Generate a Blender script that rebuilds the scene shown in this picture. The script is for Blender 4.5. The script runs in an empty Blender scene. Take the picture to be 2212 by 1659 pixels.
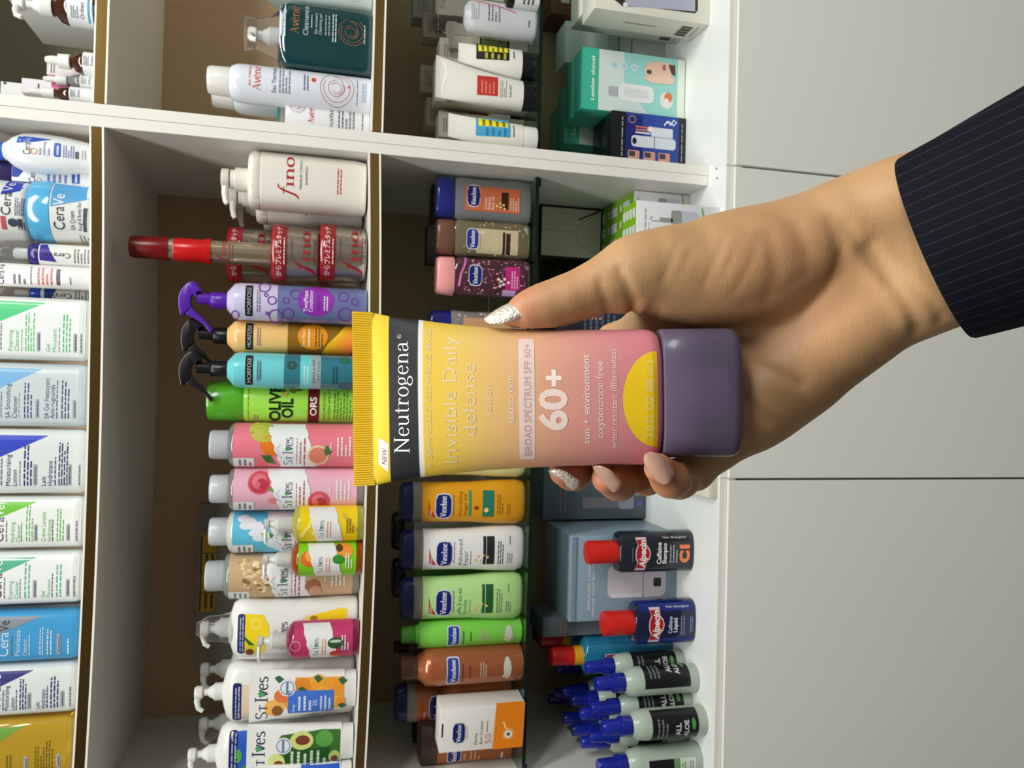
import bpy, bmesh, math, random
import numpy as np
from mathutils import Vector, Matrix
random.seed(7)
S = bpy.context.scene
COL = S.collection
# ------------------------------------------------------------------ camera
IW, IH, FOC = 2212, 1659, 1706.2
H0 = 1.50                                   # eye height
CAM = Vector((0, -1.19, H0))
_t, _r, _y = 0.2466, 0.0272, 0.0118         # pitch down, roll, yaw
CF = Vector((math.sin(_y)*math.cos(_t), math.cos(_y)*math.cos(_t), -math.sin(_t)))
_R = CF.cross(Vector((0, 0, 1))).normalized(); _U = _R.cross(CF)
CR = _R*math.cos(_r)+_U*math.sin(_r); CU = _U*math.cos(_r)-_R*math.sin(_r)
cd = bpy.data.cameras.new('camera'); cam = bpy.data.objects.new('camera', cd); COL.objects.link(cam)
cd.sensor_fit = 'HORIZONTAL'; cd.sensor_width = 36; cd.lens = FOC*36/IW; cd.clip_start = .01
CX, CY = -CU, CR                            # the phone is held turned by a quarter
cam.matrix_world = Matrix(((CX.x, CY.x, -CF.x, CAM.x), (CX.y, CY.y, -CF.y, CAM.y), (CX.z, CY.z, -CF.z, CAM.z), (0, 0, 0, 1)))
cd.dof.use_dof = True; cd.dof.focus_distance = 0.36; cd.dof.aperture_fstop = 42
S.camera = cam
# ------------------------------------------------------------------ light and exposure
S.view_settings.view_transform = 'Standard'; S.view_settings.look = 'None'
S.view_settings.gamma = 1; S.view_settings.use_curve_mapping = False
S.view_settings.exposure = 0.0
wd = bpy.data.worlds.new('world'); S.world = wd; wd.use_nodes = True
wd.node_tree.nodes['Background'].inputs[0].default_value = (.9, .95, 1, 1)
wd.node_tree.nodes['Background'].inputs[1].default_value = .25
def area(name, loc, sx, sy, power, col=(1, 1, 1), rot=(0, 0, 0)):
    l = bpy.data.lights.new(name, 'AREA'); l.shape = 'RECTANGLE'; l.size = sx; l.size_y = sy
    l.energy = power; l.color = col
    o = bpy.data.objects.new(name, l); COL.objects.link(o); o.location = loc; o.rotation_euler = rot
    return o
area('ceiling_panel_light', (-0.3, -1.0, 2.745), 1.2, .3, 21, (.99, 1, .97))
area('ceiling_panel_light', (0.9, -1.0, 2.745), 1.2, .3, 21, (.99, 1, .97))
area('ceiling_panel_light', (1.7, -2.1, 2.745), 1.2, .6, 48, (.98, 1, .96))
# ------------------------------------------------------------------ measuring: a photo point -> a point of the place
def ray(px, py):
    return CF+CX*((px-IW/2)/FOC)+CY*((IH/2-py)/FOC)
def atY(px, py, Y):
    d = ray(px, py); return CAM+d*((Y-CAM.y)/d.y)
def atZ(px, py, z):
    d = ray(px, py); return CAM+d*((z-CAM.z)/d.z)
def atD(px, py, dep):
    return CAM+ray(px, py)*dep
# ------------------------------------------------------------------ materials
MATS = {}
def lin(c):
    return tuple((x/255/12.92 if x/255 <= .04045 else ((x/255+.055)/1.055)**2.4) for x in c)
def mat(rgb, rough=.45, metal=0, trans=0, bump=0, bscale=400, noise=0, nscale=20, coat=0, alpha=1, ior=1.45, sss=0, spec=None, emit=0, srgb=True):
    key = (rgb, rough, metal, trans, bump, bscale, noise, nscale, coat, alpha, ior, sss, spec, emit)
    if key in MATS: return MATS[key]
    m = bpy.data.materials.new('surface_%d' % len(MATS)); m.use_nodes = True
    nt = m.node_tree; b = nt.nodes['Principled BSDF']; I = b.inputs
    c = lin(rgb)+(1,)
    I['Base Color'].default_value = c; I['Roughness'].default_value = rough; I['Metallic'].default_value = metal
    I['Transmission Weight'].default_value = trans; I['IOR'].default_value = ior; I['Alpha'].default_value = alpha
    I['Coat Weight'].default_value = coat; I['Coat Roughness'].default_value = .08
    if sss:
        I['Subsurface Weight'].default_value = sss; I['Subsurface Radius'].default_value = (.9, .35, .2); I['Subsurface Scale'].default_value = .006
    if spec is not None: I['Specular IOR Level'].default_value = spec
    if noise or bump:
        tc = nt.nodes.new('ShaderNodeTexCoord')
    if noise:
        n = nt.nodes.new('ShaderNodeTexNoise'); n.inputs['Scale'].default_value = nscale; n.inputs['Detail'].default_value = 4
        nt.links.new(tc.outputs['Object'], n.inputs['Vector'])
        mx = nt.nodes.new('ShaderNodeMix'); mx.data_type = 'RGBA'
        mx.inputs['A'].default_value = tuple(max(0, x*(1-noise)) for x in c[:3])+(1,)
        mx.inputs['B'].default_value = tuple(min(1, x*(1+noise)) for x in c[:3])+(1,)
        nt.links.new(n.outputs['Fac'], mx.inputs['Factor']); nt.links.new(mx.outputs['Result'], I['Base Color'])
    if bump:
        n2 = nt.nodes.new('ShaderNodeTexNoise'); n2.inputs['Scale'].default_value = bscale; n2.inputs['Detail'].default_value = 3
        nt.links.new(tc.outputs['Object'], n2.inputs['Vector'])
        bp = nt.nodes.new('ShaderNodeBump'); bp.inputs['Strength'].default_value = bump; bp.inputs['Distance'].default_value = .001
        nt.links.new(n2.outputs['Fac'], bp.inputs['Height']); nt.links.new(bp.outputs['Normal'], I['Normal'])
    MATS[key] = m; return m
def grain(rgb, amt=.18):
    "pale wood-print back panel"
    key = ('grain', rgb, amt)
    if key in MATS: return MATS[key]
    m = mat(rgb, .55, bump=.02, bscale=33.3); m = m.copy(); nt = m.node_tree; b = nt.nodes['Principled BSDF']
    tc = nt.nodes.new('ShaderNodeTexCoord'); mp = nt.nodes.new('ShaderNodeMapping'); mp.inputs['Scale'].default_value = (60, 4, 2.5)
    n = nt.nodes.new('ShaderNodeTexNoise'); n.inputs['Scale'].default_value = 3; n.inputs['Detail'].default_value = 6
    nt.links.new(tc.outputs['Object'], mp.inputs['Vector']); nt.links.new(mp.outputs['Vector'], n.inputs['Vector'])
    mx = nt.nodes.new('ShaderNodeMix'); mx.data_type = 'RGBA'; c = lin(rgb)
    mx.inputs['A'].default_value = tuple(x*(1-amt) for x in c)+(1,); mx.inputs['B'].default_value = tuple(min(1, x*(1+amt)) for x in c)+(1,)
    nt.links.new(n.outputs['Fac'], mx.inputs['Factor']); nt.links.new(mx.outputs['Result'], b.inputs['Base Color'])
    MATS[key] = m; return m
# ------------------------------------------------------------------ objects
def tag(o, label=None, cat=None, group=None, kind=None):
    if label: o['label'] = label
    if cat: o['category'] = cat
    if group: o['group'] = group
    if kind: o['kind'] = kind
    return o
def empty(name, loc, label, cat, group=None, rz=0):
    o = bpy.data.objects.new(name, None); COL.objects.link(o); o.location = loc; o.rotation_euler = (0, 0, rz)
    o.empty_display_size = .02
    return tag(o, label, cat, group)
def mobj(name, bm, m, parent=None, smooth=True, ang=35):
    me = bpy.data.meshes.new(name)
    if isinstance(bm, tuple):
        me.from_pydata(*bm)
        b2 = bmesh.new(); b2.from_mesh(me); bmesh.ops.recalc_face_normals(b2, faces=b2.faces); b2.to_mesh(me); b2.free()
    else:
        bmesh.ops.recalc_face_normals(bm, faces=bm.faces); bm.to_mesh(me); bm.free()
    for x in (m if isinstance(m, (list, tuple)) else [m]): me.materials.append(x)
    if smooth:
        me.polygons.foreach_set('use_smooth', [True]*len(me.polygons)); me.set_sharp_from_angle(angle=math.radians(ang))
    o = bpy.data.objects.new(name, me); COL.objects.link(o)
    if parent: o.parent = parent
    return o
def box(x0, x1, y0, y1, z0, z1, bev=0, bm=None, seg=2):
    b = bmesh.new()
    vs = [b.verts.new((x, y, z)) for x in (x0, x1) for y in (y0, y1) for z in (z0, z1)]
    for f in ((0, 1, 3, 2), (4, 6, 7, 5), (0, 4, 5, 1), (2, 3, 7, 6), (0, 2, 6, 4), (1, 5, 7, 3)): b.faces.new([vs[i] for i in f])
    if bev: bmesh.ops.bevel(b, geom=b.edges[:], offset=bev, segments=seg, affect='EDGES', profile=.5)
    if bm is None: return b
    add(bm, b); return bm
def add(bm, b, mi=0):
    for f in b.faces: f.material_index = mi
    me = bpy.data.meshes.new('tmp'); b.to_mesh(me); b.free(); bm.from_mesh(me); bpy.data.meshes.remove(me); return bm
def se(t, a, b, n):
    c, s = math.cos(t), math.sin(t)
    return (a*math.copysign(abs(c)**(2/n), c), b*math.copysign(abs(s)**(2/n), s))
def loft(secs, N=40, bm=None, caps=True):
    "secs: (z, half width, half depth, squareness[, cx, cy])"
    b = bmesh.new(); prev = None; first = None
    for q in secs:
        z, a, d, n = q[:4]; cx, cy = (q[4:6] if len(q) > 4 else (0, 0))
        ring = []
        for i in range(N):
            x, y = se((i+.5)*2*math.pi/N, max(a, 1e-5), max(d, 1e-5), n); ring.append(b.verts.new((x+cx, y+cy, z)))
        if prev:
            for i in range(N): b.faces.new((prev[i], prev[(i+1) % N], ring[(i+1) % N], ring[i]))
        else: first = ring
        prev = ring
    if caps: b.faces.new(first[::-1]); b.faces.new(prev)
    if bm is None: return b
    add(bm, b); return bm
def lathe(prof, N=32, bm=None, sx=1, sy=1): return loft([(z, r*sx, r*sy, 2) for r, z in prof], N, bm)
def soft(secs, e, k=4):
    "round the bottom edge of a loft by e"
    z, a, d, n = secs[0][:4]
    out = []
    for i in range(k):
        t = i/k*math.pi/2; s = e*(1-math.sin(t)); out.append((z+e*(1-math.cos(t)), a-s, d-s, n))
    return out+[(z+e, a, d, n)]+[q for q in secs[1:] if q[0] > z+e*1.01]
def tube_mesh(pts, rad, N=10, bm=None, closed=False):
    b = bmesh.new(); pts = [Vector(p) for p in pts]; rings = []; up = None
    for i, p in enumerate(pts):
        t = (pts[min(i+1, len(pts)-1)]-pts[max(i-1, 0)]).normalized()
        if up is None: up = t.orthogonal().normalized()
        up = (up-t*up.dot(t)).normalized(); s = t.cross(up)
        r = rad[i] if isinstance(rad, (list, tuple)) else rad
        rings.append([b.verts.new(p+(up*math.cos(a)+s*math.sin(a))*r) for a in [k*2*math.pi/N for k in range(N)]])
    for r0, r1 in zip(rings, rings[1:]):
        for k in range(N): b.faces.new((r0[k], r0[(k+1) % N], r1[(k+1) % N], r1[k]))
    b.faces.new(rings[0][::-1]); b.faces.new(rings[-1])
    if bm is None: return b
    add(bm, b); return bm
def prism(pts, y0, y1, bev=0, axis='y', bm=None):
    "outline (u,v) extruded through its real thickness"
    b = bmesh.new()
    f = lambda u, v, w: (u, w, v) if axis == 'y' else (w, u, v)
    A = [b.verts.new(f(u, v, y0)) for u, v in pts]; B = [b.verts.new(f(u, v, y1)) for u, v in pts]; n = len(pts)
    b.faces.new(A[::-1]); b.faces.new(B)
    for i in range(n): b.faces.new((A[i], A[(i+1) % n], B[(i+1) % n], B[i]))
    bmesh.ops.recalc_face_normals(b, faces=b.faces)
    if bev: bmesh.ops.bevel(b, geom=[e for e in b.edges], offset=bev, segments=2, affect='EDGES', profile=.5)
    if bm is None: return b
    add(bm, b); return bm
def spline(pts, k=6):
    "Catmull-Rom through points"
    out = []; P = [pts[0]]+list(pts)+[pts[-1]]
    for i in range(1, len(P)-2):
        p0, p1, p2, p3 = [np.array(q, float) for q in P[i-1:i+3]]
        for j in range(k):
            t = j/k
            out.append(tuple(.5*((2*p1)+(-p0+p2)*t+(2*p0-5*p1+4*p2-p3)*t*t+(-p0+3*p1-3*p2+p3)*t**3)))
    out.append(tuple(P[-1])); return out
# ------------------------------------------------------------------ printed artwork
TCACHE = {}
def sans(s, bold=0, shear=0):
    key = (s, bold, shear)
    if key not in TCACHE:
        c = bpy.data.curves.new('txt', 'FONT'); c.body = s; c.size = 1; c.resolution_u = 3; c.offset = bold; c.shear = shear
        c.fill_mode = 'BOTH' if False else c.fill_mode
        o = bpy.data.objects.new('txt', c); me = o.to_mesh()
        v = [(p.co.x, p.co.y) for p in me.vertices]; f = [tuple(q.vertices) for q in me.polygons]
        o.to_mesh_clear(); bpy.data.objects.remove(o); bpy.data.curves.remove(c)
        TCACHE[key] = (v, f)
    return TCACHE[key]
def arc(cx, cy, rx, ry, a0, a1, n=14):
    return [(cx+rx*math.cos(math.radians(a0+(a1-a0)*i/n)), cy+ry*math.sin(math.radians(a0+(a1-a0)*i/n))) for i in range(n+1)]
# serif letters drawn as pen strokes: (advance, [strokes]); 'H' strokes are hairline serifs
GL = {
 'N': (.78, [[(.12, .0), (.12, .7)], [(.12, .7), (.62, .02)], [(.62, .0), (.62, .7)], 'H', [(.0, .0), (.24, .0)], [(.0, .7), (.16, .7)], [(.5, .7), (.74, .7)]]),
 'e': (.46, [arc(.22, .235, .18, .235, 10, 320), 'H', [(.05, .265), (.39, .265)]]),
 'u': (.56, [[(.1, .46), (.1, .15)]+arc(.24, .15, .14, .15, 180, 300, 8)+[(.4, .12)], [(.42, .46), (.42, .02)], 'H', [(.0, .46), (.1, .46)], [(.32, .46), (.42, .46)], [(.42, .015), (.53, .015)]]),
 't': (.34, [[(.14, .62), (.14, .1)]+arc(.22, .1, .08, .1, 180, 300, 6), 'H', [(.0, .455), (.28, .455)]]),
 'r': (.42, [[(.12, .46), (.12, 0)], [(.13, .3)]+arc(.27, .3, .12, .155, 150, 50, 6), arc(.345, .4, .02, .02, 0, 330, 6), 'H', [(.0, .46), (.12, .46)], [(.02, .01), (.25, .01)]]),
 'o': (.5, [arc(.23, .235, .19, .235, 0, 360, 22)]),
 'g': (.5, [arc(.2, .3, .14, .165, 0, 360, 18), arc(.22, -.08, .19, .12, 0, 360, 20), [(.12, .15), (.08, .1), (.14, .04), (.3, .03)], 'H', [(.3, .41), (.4, .46), (.46, .46)]]),
 'n': (.58, [[(.12, .46), (.12, .0)], [(.13, .3)]+arc(.28, .3, .15, .16, 160, 0, 8)+[(.43, .0)], 'H', [(.0, .46), (.12, .46)], [(.02, .01), (.23, .01)], [(.33, .01), (.54, .01)]]),
 'a': (.48, [arc(.2, .36, .14, .105, 150, 0, 8)+[(.34, .06), (.4, .02), (.47, .05)], [(.34, .29), (.2, .24)]+arc(.17, .13, .12, .125, 110, 320, 10)+[(.34, .1)], arc(.085, .37, .02, .02, 0, 330, 6)]),
 'f': (.36, [[(-.1, -.22), (-.02, -.2), (.06, -.08), (.12, .2), (.2, .52), (.3, .68), (.42, .68)], 'H', [(.0, .44), (.34, .44)]]),
 'i': (.28, [[(.13, .46), (.13, .0)], 'H', [(.0, .46), (.13, .46)], [(.02, .01), (.25, .01)]]),
 'v': (.46, [[(.04, .46), (.22, .0)], [(.22, .0), (.42, .46)], 'H', [(-.02, .46), (.14, .46)], [(.33, .46), (.48, .46)]]),
 's': (.4, [arc(.19, .35, .13, .11, 30, 230, 8)+[(.2, .235)]+arc(.19, .12, .15, .12, 60, -150, 8)]),
 'l': (.28, [[(.13, .72), (.13, .0)], 'H', [(.0, .72), (.13, .72)], [(.02, .01), (.25, .01)]]),
 'h': (.58, [[(.12, .7), (.12, .0)], [(.13, .3)]+arc(.28, .3, .15, .16, 160, 0, 8)+[(.43, .0)], 'H', [(.02, .01), (.23, .01)], [(.33, .01), (.54, .01)]]),
 'S': (.56, [arc(.27, .53, .2, .17, 30, 230, 10)+[(.3, .35)]+arc(.26, .17, .22, .17, 60, -150, 10)]),
 'T': (.5, [[(.25, .48), (.25, .0)], 'H', [(.05, .48), (.45, .48)], [(.05, .48), (.04, .4)], [(.45, .48), (.46, .4)], [(.14, .01), (.36, .01)]]),
 'I': (.34, [[(.16, .7), (.16, .0)], 'H', [(.02, .7), (.3, .7)], [(.02, .01), (.3, .01)]]),
 'A': (.66, [[(.3, .7), (.55, .0)], 'H', [(.3, .7), (.07, .0)], [(.15, .25), (.45, .25)], [(.0, .01), (.16, .01)], [(.44, .01), (.64, .01)]]),
 'V': (.66, [[(.07, .7), (.3, .0)], [(.3, .0), (.56, .7)], 'H', [(.0, .7), (.18, .7)], [(.46, .7), (.66, .7)]]),
 'C': (.62, [arc(.32, .35, .27, .35, 45, 315, 18)]),
 'c': (.44, [arc(.22, .235, .18, .235, 45, 315, 14)]),
 ' ': (.26, []), 'E': (.5, [[(.12, .7), (.12, 0)], 'H', [(.0, .7), (.42, .7)], [(.12, .36), (.36, .36)], [(.0, .01), (.45, .01)]]),
}
GL['è'] = (GL['e'][0], GL['e'][1]+[[(.16, .66), (.26, .55)]])
def serif(s, thick=.085, thin=.025, shear=0, track=0):
    key = ('sf', s, thick, thin, shear, track)
    if key in TCACHE: return TCACHE[key]
    V, F = [], []; x = 0
    for ch in s:
        adv, strokes = GL[ch]; hair = False
        for st in strokes:
            if st == 'H': hair = True; continue
            pts = [np.array(p, float) for p in st]; L = []
            for i, p in enumerate(pts):
                d = pts[min(i+1, len(pts)-1)]-pts[max(i-1, 0)]; d /= (np.hypot(*d)+1e-9)
                w = thin if hair else thin+(thick-thin)*abs(d[1])**1.3
                nn = np.array([-d[1], d[0]])*w/2; L.append((p+nn, p-nn))
            k = len(V)
            for a, b in L: V += [(x+a[0]+shear*a[1], a[1]), (x+b[0]+shear*b[1], b[1])]
            for i in range(len(L)-1): F.append((k+2*i, k+2*i+1, k+2*i+3, k+2*i+2))
        x += adv+track
    TCACHE[key] = (V, F); return TCACHE[key]
class Art:
    def __init__(s): s.it = []
    def poly(s, pts, m, l=1): s.it.append(([tuple(p) for p in pts], [tuple(range(len(pts)))], m, l, True)); return s
    def rect(s, u0, v0, u1, v1, m, l=1, r=0):
        if r:
            p = []
            for cx, cy, a in ((u1-r, v1-r, 0), (u0+r, v1-r, 90), (u0+r, v0+r, 180), (u1-r, v0+r, 270)): p += arc(cx, cy, r, r, a, a+90, 4)
            return s.poly(p, m, l)
        return s.poly([(u0, v0), (u1, v0), (u1, v1), (u0, v1)], m, l)
    def ell(s, cu, cv, ru, rv, m, l=1, n=24, a0=0, a1=360): return s.poly(arc(cu, cv, ru, rv, a0, a1, n)[:(n if a1-a0 == 360 else n+1)], m, l)
    def ring(s, cu, cv, r, w, m, l=1, rv=None, n=24, a0=0, a1=360):
        rv = rv or r; A = arc(cu, cv, r, rv, a0, a1, n); B = arc(cu, cv, r-w, rv-w, a0, a1, n)
        s.it.append((A+B, [(i, i+1, n+2+i, n+1+i) for i in range(n)], m, l, False)); return s
    def line(s, pts, w, m, l=2):
        pts = [np.array(p, float) for p in pts]; V = []
        for i, p in enumerate(pts):
            d = pts[min(i+1, len(pts)-1)]-pts[max(i-1, 0)]; d /= (np.hypot(*d)+1e-9); n = np.array([-d[1], d[0]])*w/2
            V += [tuple(p+n), tuple(p-n)]
        s.it.append((V, [(2*i, 2*i+1, 2*i+3, 2*i+2) for i in range(len(pts)-1)], m, l, False)); return s
    def text(s, t, u, v, h, m, l=2, w=None, al='c', bold=0, shear=0, rot=0, serf=None):
        "text t with its cap height h, baseline at v"
        V, F = (serif(t, **serf) if serf is not None else sans(t, bold, shear))
        if not V: return s
        x0 = min(p[0] for p in V); x1 = max(p[0] for p in V); k = h/.7; kx = k if w is None else w/(x1-x0)
        ox = {'c': (x0+x1)/2, 'l': x0, 'r': x1}[al]; c, sn = math.cos(rot), math.sin(rot)
        P = [((p[0]-ox)*kx, p[1]*k) for p in V]
        s.it.append(([(u+a*c-b*sn, v+a*sn+b*c) for a, b in P], F, m, l, False)); return s
    def micro(s, u, v, w, h, rows, m, l=2, al='l', fill=.42):
        "print too small to read: rows of word-length dashes"
        rnd = random.Random(int(u*9e4+v*7e5+rows)); dv = h/rows
        for r in range(rows):
            ww = w*(1 if r % 3 != 2 else rnd.uniform(.5, .9)); x = u-(ww/2 if al == 'c' else 0); e = x+ww; y = v-(r+1)*dv+dv*.2
            while x < e-w*.04:
                k = min(rnd.uniform(.08, .24)*w, e-x); s.rect(x, y, x+k*.9, y+dv*fill, m, l); x += k+w*.015
        return s
    def build(s, parent, front, step=.004, name='label', eps=.0003, gap=.00012, vk=3):
        bm = bmesh.new(); ms = []
        for V, F, m, l, cut in s.it:
            if m not in ms: ms.append(m)
            b = bmesh.new(); vs = [b.verts.new((p[0], 0, p[1])) for p in V]
            for f in F:
                try: b.faces.new([vs[i] for i in f])
                except ValueError: pass
            cut = cut or (step and max(p[1] for p in V)-min(p[1] for p in V) > .007)
            if step and (cut or max(p[0] for p in V)-min(p[0] for p in V) > 2*step):
                if cut: bmesh.ops.triangulate(b, faces=b.faces[:])
                for ax in (0, 2) if cut else ():
                    st = step if ax == 0 else step*vk
                    lo = min(v.co[ax] for v in b.verts); hi = max(v.co[ax] for v in b.verts)
                    if hi-lo < st*1.2: continue
                    k = math.floor(lo/st)+1
                    while k*st < hi-1e-6:
                        co = [0, 0, 0]; co[ax] = k*st; no = [0, 0, 0]; no[ax] = 1
                        bmesh.ops.bisect_plane(b, geom=b.verts[:]+b.edges[:]+b.faces[:], plane_co=co, plane_no=no, dist=1e-7); k += 1
            for v in b.verts:
                x, z = v.co.x, v.co.z; r = front(x, z)
                if isinstance(r, tuple): v.co = (r[0], r[1]-eps-gap*l, r[2])
                else: v.co.y = r-eps-gap*l
            add(bm, b, ms.index(m))
        me = bpy.data.meshes.new(name); bm.to_mesh(me); bm.free()
        for x in ms: me.materials.append(x)
        o = bpy.data.objects.new(name, me); COL.objects.link(o); o.parent = parent; return o
def front_of(secs):
    zs = [q[0] for q in secs]
    def f(u, v):
        a, d, n = (float(np.interp(v, zs, [q[i] for q in secs])) for i in (1, 2, 3))
        cy = float(np.interp(v, zs, [q[5] if len(q) > 5 else 0 for q in secs])); cx = float(np.interp(v, zs, [q[4] if len(q) > 4 else 0 for q in secs]))
        t = min(abs((u-cx)/a), .995); return cy-d*(1-t**n)**(1/n)
    return f
def fit(top, base, pa, pb, z, dep, Y=None, pm=None, Yf=None):
    "read a standing thing off the photo: its base centre, width and height. base = photo x of the front foot, Y = centre depth if the foot is hidden"
    pc = (pa+pb)/2
    if Y is None:
        Y = (atZ(base, pc, z).y if Yf is None else Yf)+dep/2
    if pm is None: pm = (top+base)/2
    A, B = atY(pm, pa, Y), atY(pm, pb, Y)
    x = (A.x+B.x)/2; w = abs(A.x-B.x)*1.0
    # height along the vertical through x
    d = ray(top, pc)
    h = CAM.z+d.z*((Y-CAM.y)/d.y)-z
    return Vector((x, Y, z)), w, h
# ------------------------------------------------------------------ the room
XD1, XD2, XL, YB = .3843, .3522, -.6156, .3876
Z1, Z2, ZG, ZB = H0+.2887, H0-.0885, H0-.3469, H0-.6268      # undersides of the two boards, glass, bottom board
TH = .0175
M_white = mat((232, 229, 220), .38, bump=.05, bscale=30, noise=.02, nscale=6)
M_edge = mat((236, 233, 224), .35)
M_back = grain((196, 167, 134), .08)
M_gold = mat((196, 158, 96), .16, metal=1)
M_chrome = mat((246, 242, 232), .25, metal=0)
M_black = mat((14, 14, 15), .4)
def struct(name, bm, m):
    return tag(mobj(name, bm, m, smooth=False), kind='structure')
M_wall = mat((156, 154, 148), .8, noise=.03, nscale=3)
struct('floor', box(-2.2, 2.6, -4, .6, -.05, 0), mat((124, 123, 119), .25, noise=.05, nscale=5))
struct('ceiling', box(-2.2, 2.6, -4, .6, 2.8, 2.85), mat((238, 236, 230), .9, noise=.02))
struct('wall_back', box(-2.2, 2.6, .45, .6, 0, 2.8), M_wall)
struct('wall_front', box(-2.2, 2.6, -4.1, -4, 0, 2.8), M_wall)
struct('wall_left', box(-2.3, -2.2, -4, .6, 0, 2.8), M_wall)
struct('wall_right', box(2.6, 2.7, -4, .6, 0, 2.8), M_wall)
# shelves hang through a little between their ends
def sag(x, amp=.0085):
    t = (x-(XL+XD2)/2)/((XD2-XL)/2); return -amp*max(0, 1-t*t)
def board(x0, x1, y0, y1, z0, z1, amp, n=24, bev=0):
    b = bmesh.new(); rings = []
    for i in range(n+1):
        x = x0+(x1-x0)*i/n; s = sag(x, amp) if amp else 0
        rings.append([b.verts.new((x, y, z+s)) for y, z in ((y0, z0), (y1, z0), (y1, z1), (y0, z1))])
    for r, q in zip(rings, rings[1:]):
        for k in range(4): b.faces.new((r[k], r[(k+1) % 4], q[(k+1) % 4], q[k]))
    b.faces.new(rings[0]); b.faces.new(rings[-1][::-1]); return b
def unit(x0, x1, label, amp, dz, bw=.0158, bw2=.0158):
    u = empty('shelving_unit', (x0, 0, 0), label, 'shelving')
    o = lambda n, bm, m: mobj(n, bm, m, u, smooth=False)
    def place(ob): ob.location = (-x0, 0, 0); return ob
    top = 2.42
    place(o('side_panel', box(x0-bw, x0, 0, YB+.012, ZB+.0002, top, .0006), M_white))
    place(o('side_panel', box(x1, x1+bw2, 0, YB+.012, ZB+.0002, top, .0006), M_white))
    place(o('back_panel', box(x0, x1, YB, YB+.01, ZB, top), M_back))
    for z in (Z1+dz, Z2+dz, Z1+.39+dz):
        place(o('shelf', board(x0+.0003, x1-.0003, .002, YB-.0004, z, z+TH, amp), M_white))
        place(o('edge_trim', board(x0+.0003, x1-.0003, -.0006, .002, z+.0022, z+TH-.002, amp), M_gold))
        place(o('edge_bead', board(x0+.0003, x1-.0003, -.0014, .0024, z-.0005, z+.0022, amp), M_chrome))
        place(o('edge_bead', board(x0+.0003, x1-.0003, -.0014, .0024, z+TH-.002, z+TH+.0004, amp), M_chrome))
    place(o('glass_shelf', board(x0+.001, x1-.001, .0418, YB-.001, ZG, ZG+.0052, amp*.25), M_glassshelf))
    for xx, sgn in ((x0, 1), (x1, -1)):
        for yy in (.052, .3): place(o('shelf_pin', box(min(xx, xx+sgn*.012), max(xx, xx+sgn*.012), yy, yy+.004, ZG-.007, ZG-.0025, .0005), M_black))
    return u
M_glassshelf = mat((190, 226, 214), .02, trans=1, ior=1.5)
# dark green polished edge of the glass
ug = unit(XL, XD2, 'white shelving unit in the middle with gold-edged shelves full of bottles', .0085, 0)
ur = unit(XD1, XD1+.968, 'white shelving unit on the right side, behind the double divider', .002, -.0025)
for u_, x0, x1 in ((ug, XL, XD2), (ur, XD1, XD1+.968)):
    g = board(x0+.0012, x1-.0012, .0402, .0418, ZG-.0002, ZG+.0054, .0021 if u_ is ug else .0005)
    e = mobj('glass_edge', g, mat((10, 28, 24), .12), u_, smooth=False); e.location = (-x0, 0, 0)
o_ = mobj('mirror_panel', box(XD1+.002, XD1+.966, YB-.004, YB-.0005, Z1+TH+.001, Z1+.38), mat((88, 85, 58), .45, spec=.25), ur, smooth=False); o_.location = (-XD1, 0, 0)
# base cabinet with its drawers
bc = empty('drawer_cabinet', (-.7, 0, 0), 'cream base cabinet with wide flat drawer fronts under the shelves', 'cabinet')
def cpart(n, b, m): o = mobj(n, b, m, bc, smooth=False); o.location = (.7, 0, 0); return o
M_top = mat((238, 240, 238), .3, noise=.01)
M_drawer = mat((230, 229, 222), .42, noise=.015, nscale=4, bump=.03, bscale=15)
YF = (atZ(1567, 375, ZB).y+atZ(1551, 1100, ZB).y)/2          # front edge of the bottom board
yd = YF-.006
zs_ = atY(1582, 375, YF).z
cpart('body', box(-1.4, 1.36, YF+.02, .44, .08, ZB-.03), M_drawer)
cpart('top_panel', box(-1.4, 1.36, YF+.0005, .44, ZB-.03, ZB-.0003, .0004), M_top)
g1 = atY(1600, 359, yd).x; g2 = atY(1600, 1035.5, yd).x; wg = .0018
for a, b_ in ((-1.4, g2-wg), (g2+wg, g1-wg), (g1+wg, 1.36)):
    cpart('drawer', box(a, b_, yd-.001, YF+.0195, .1, zs_-.0012, .0012), M_drawer)
    cpart('edge_strip', box(a, b_, YF-.002, YF+.0002, zs_-.0006, ZB-.0008, .0006), M_edge)
for px, py in ((1548, 364), (1549, 385)):
    p = atZ(px, py, ZB)
    cpart('screw_hole', loft([(ZB-.0004, .0016, .0016, 2, p.x, p.y), (ZB+.0004, .0016, .0016, 2, p.x, p.y)], 12), M_black)
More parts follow.
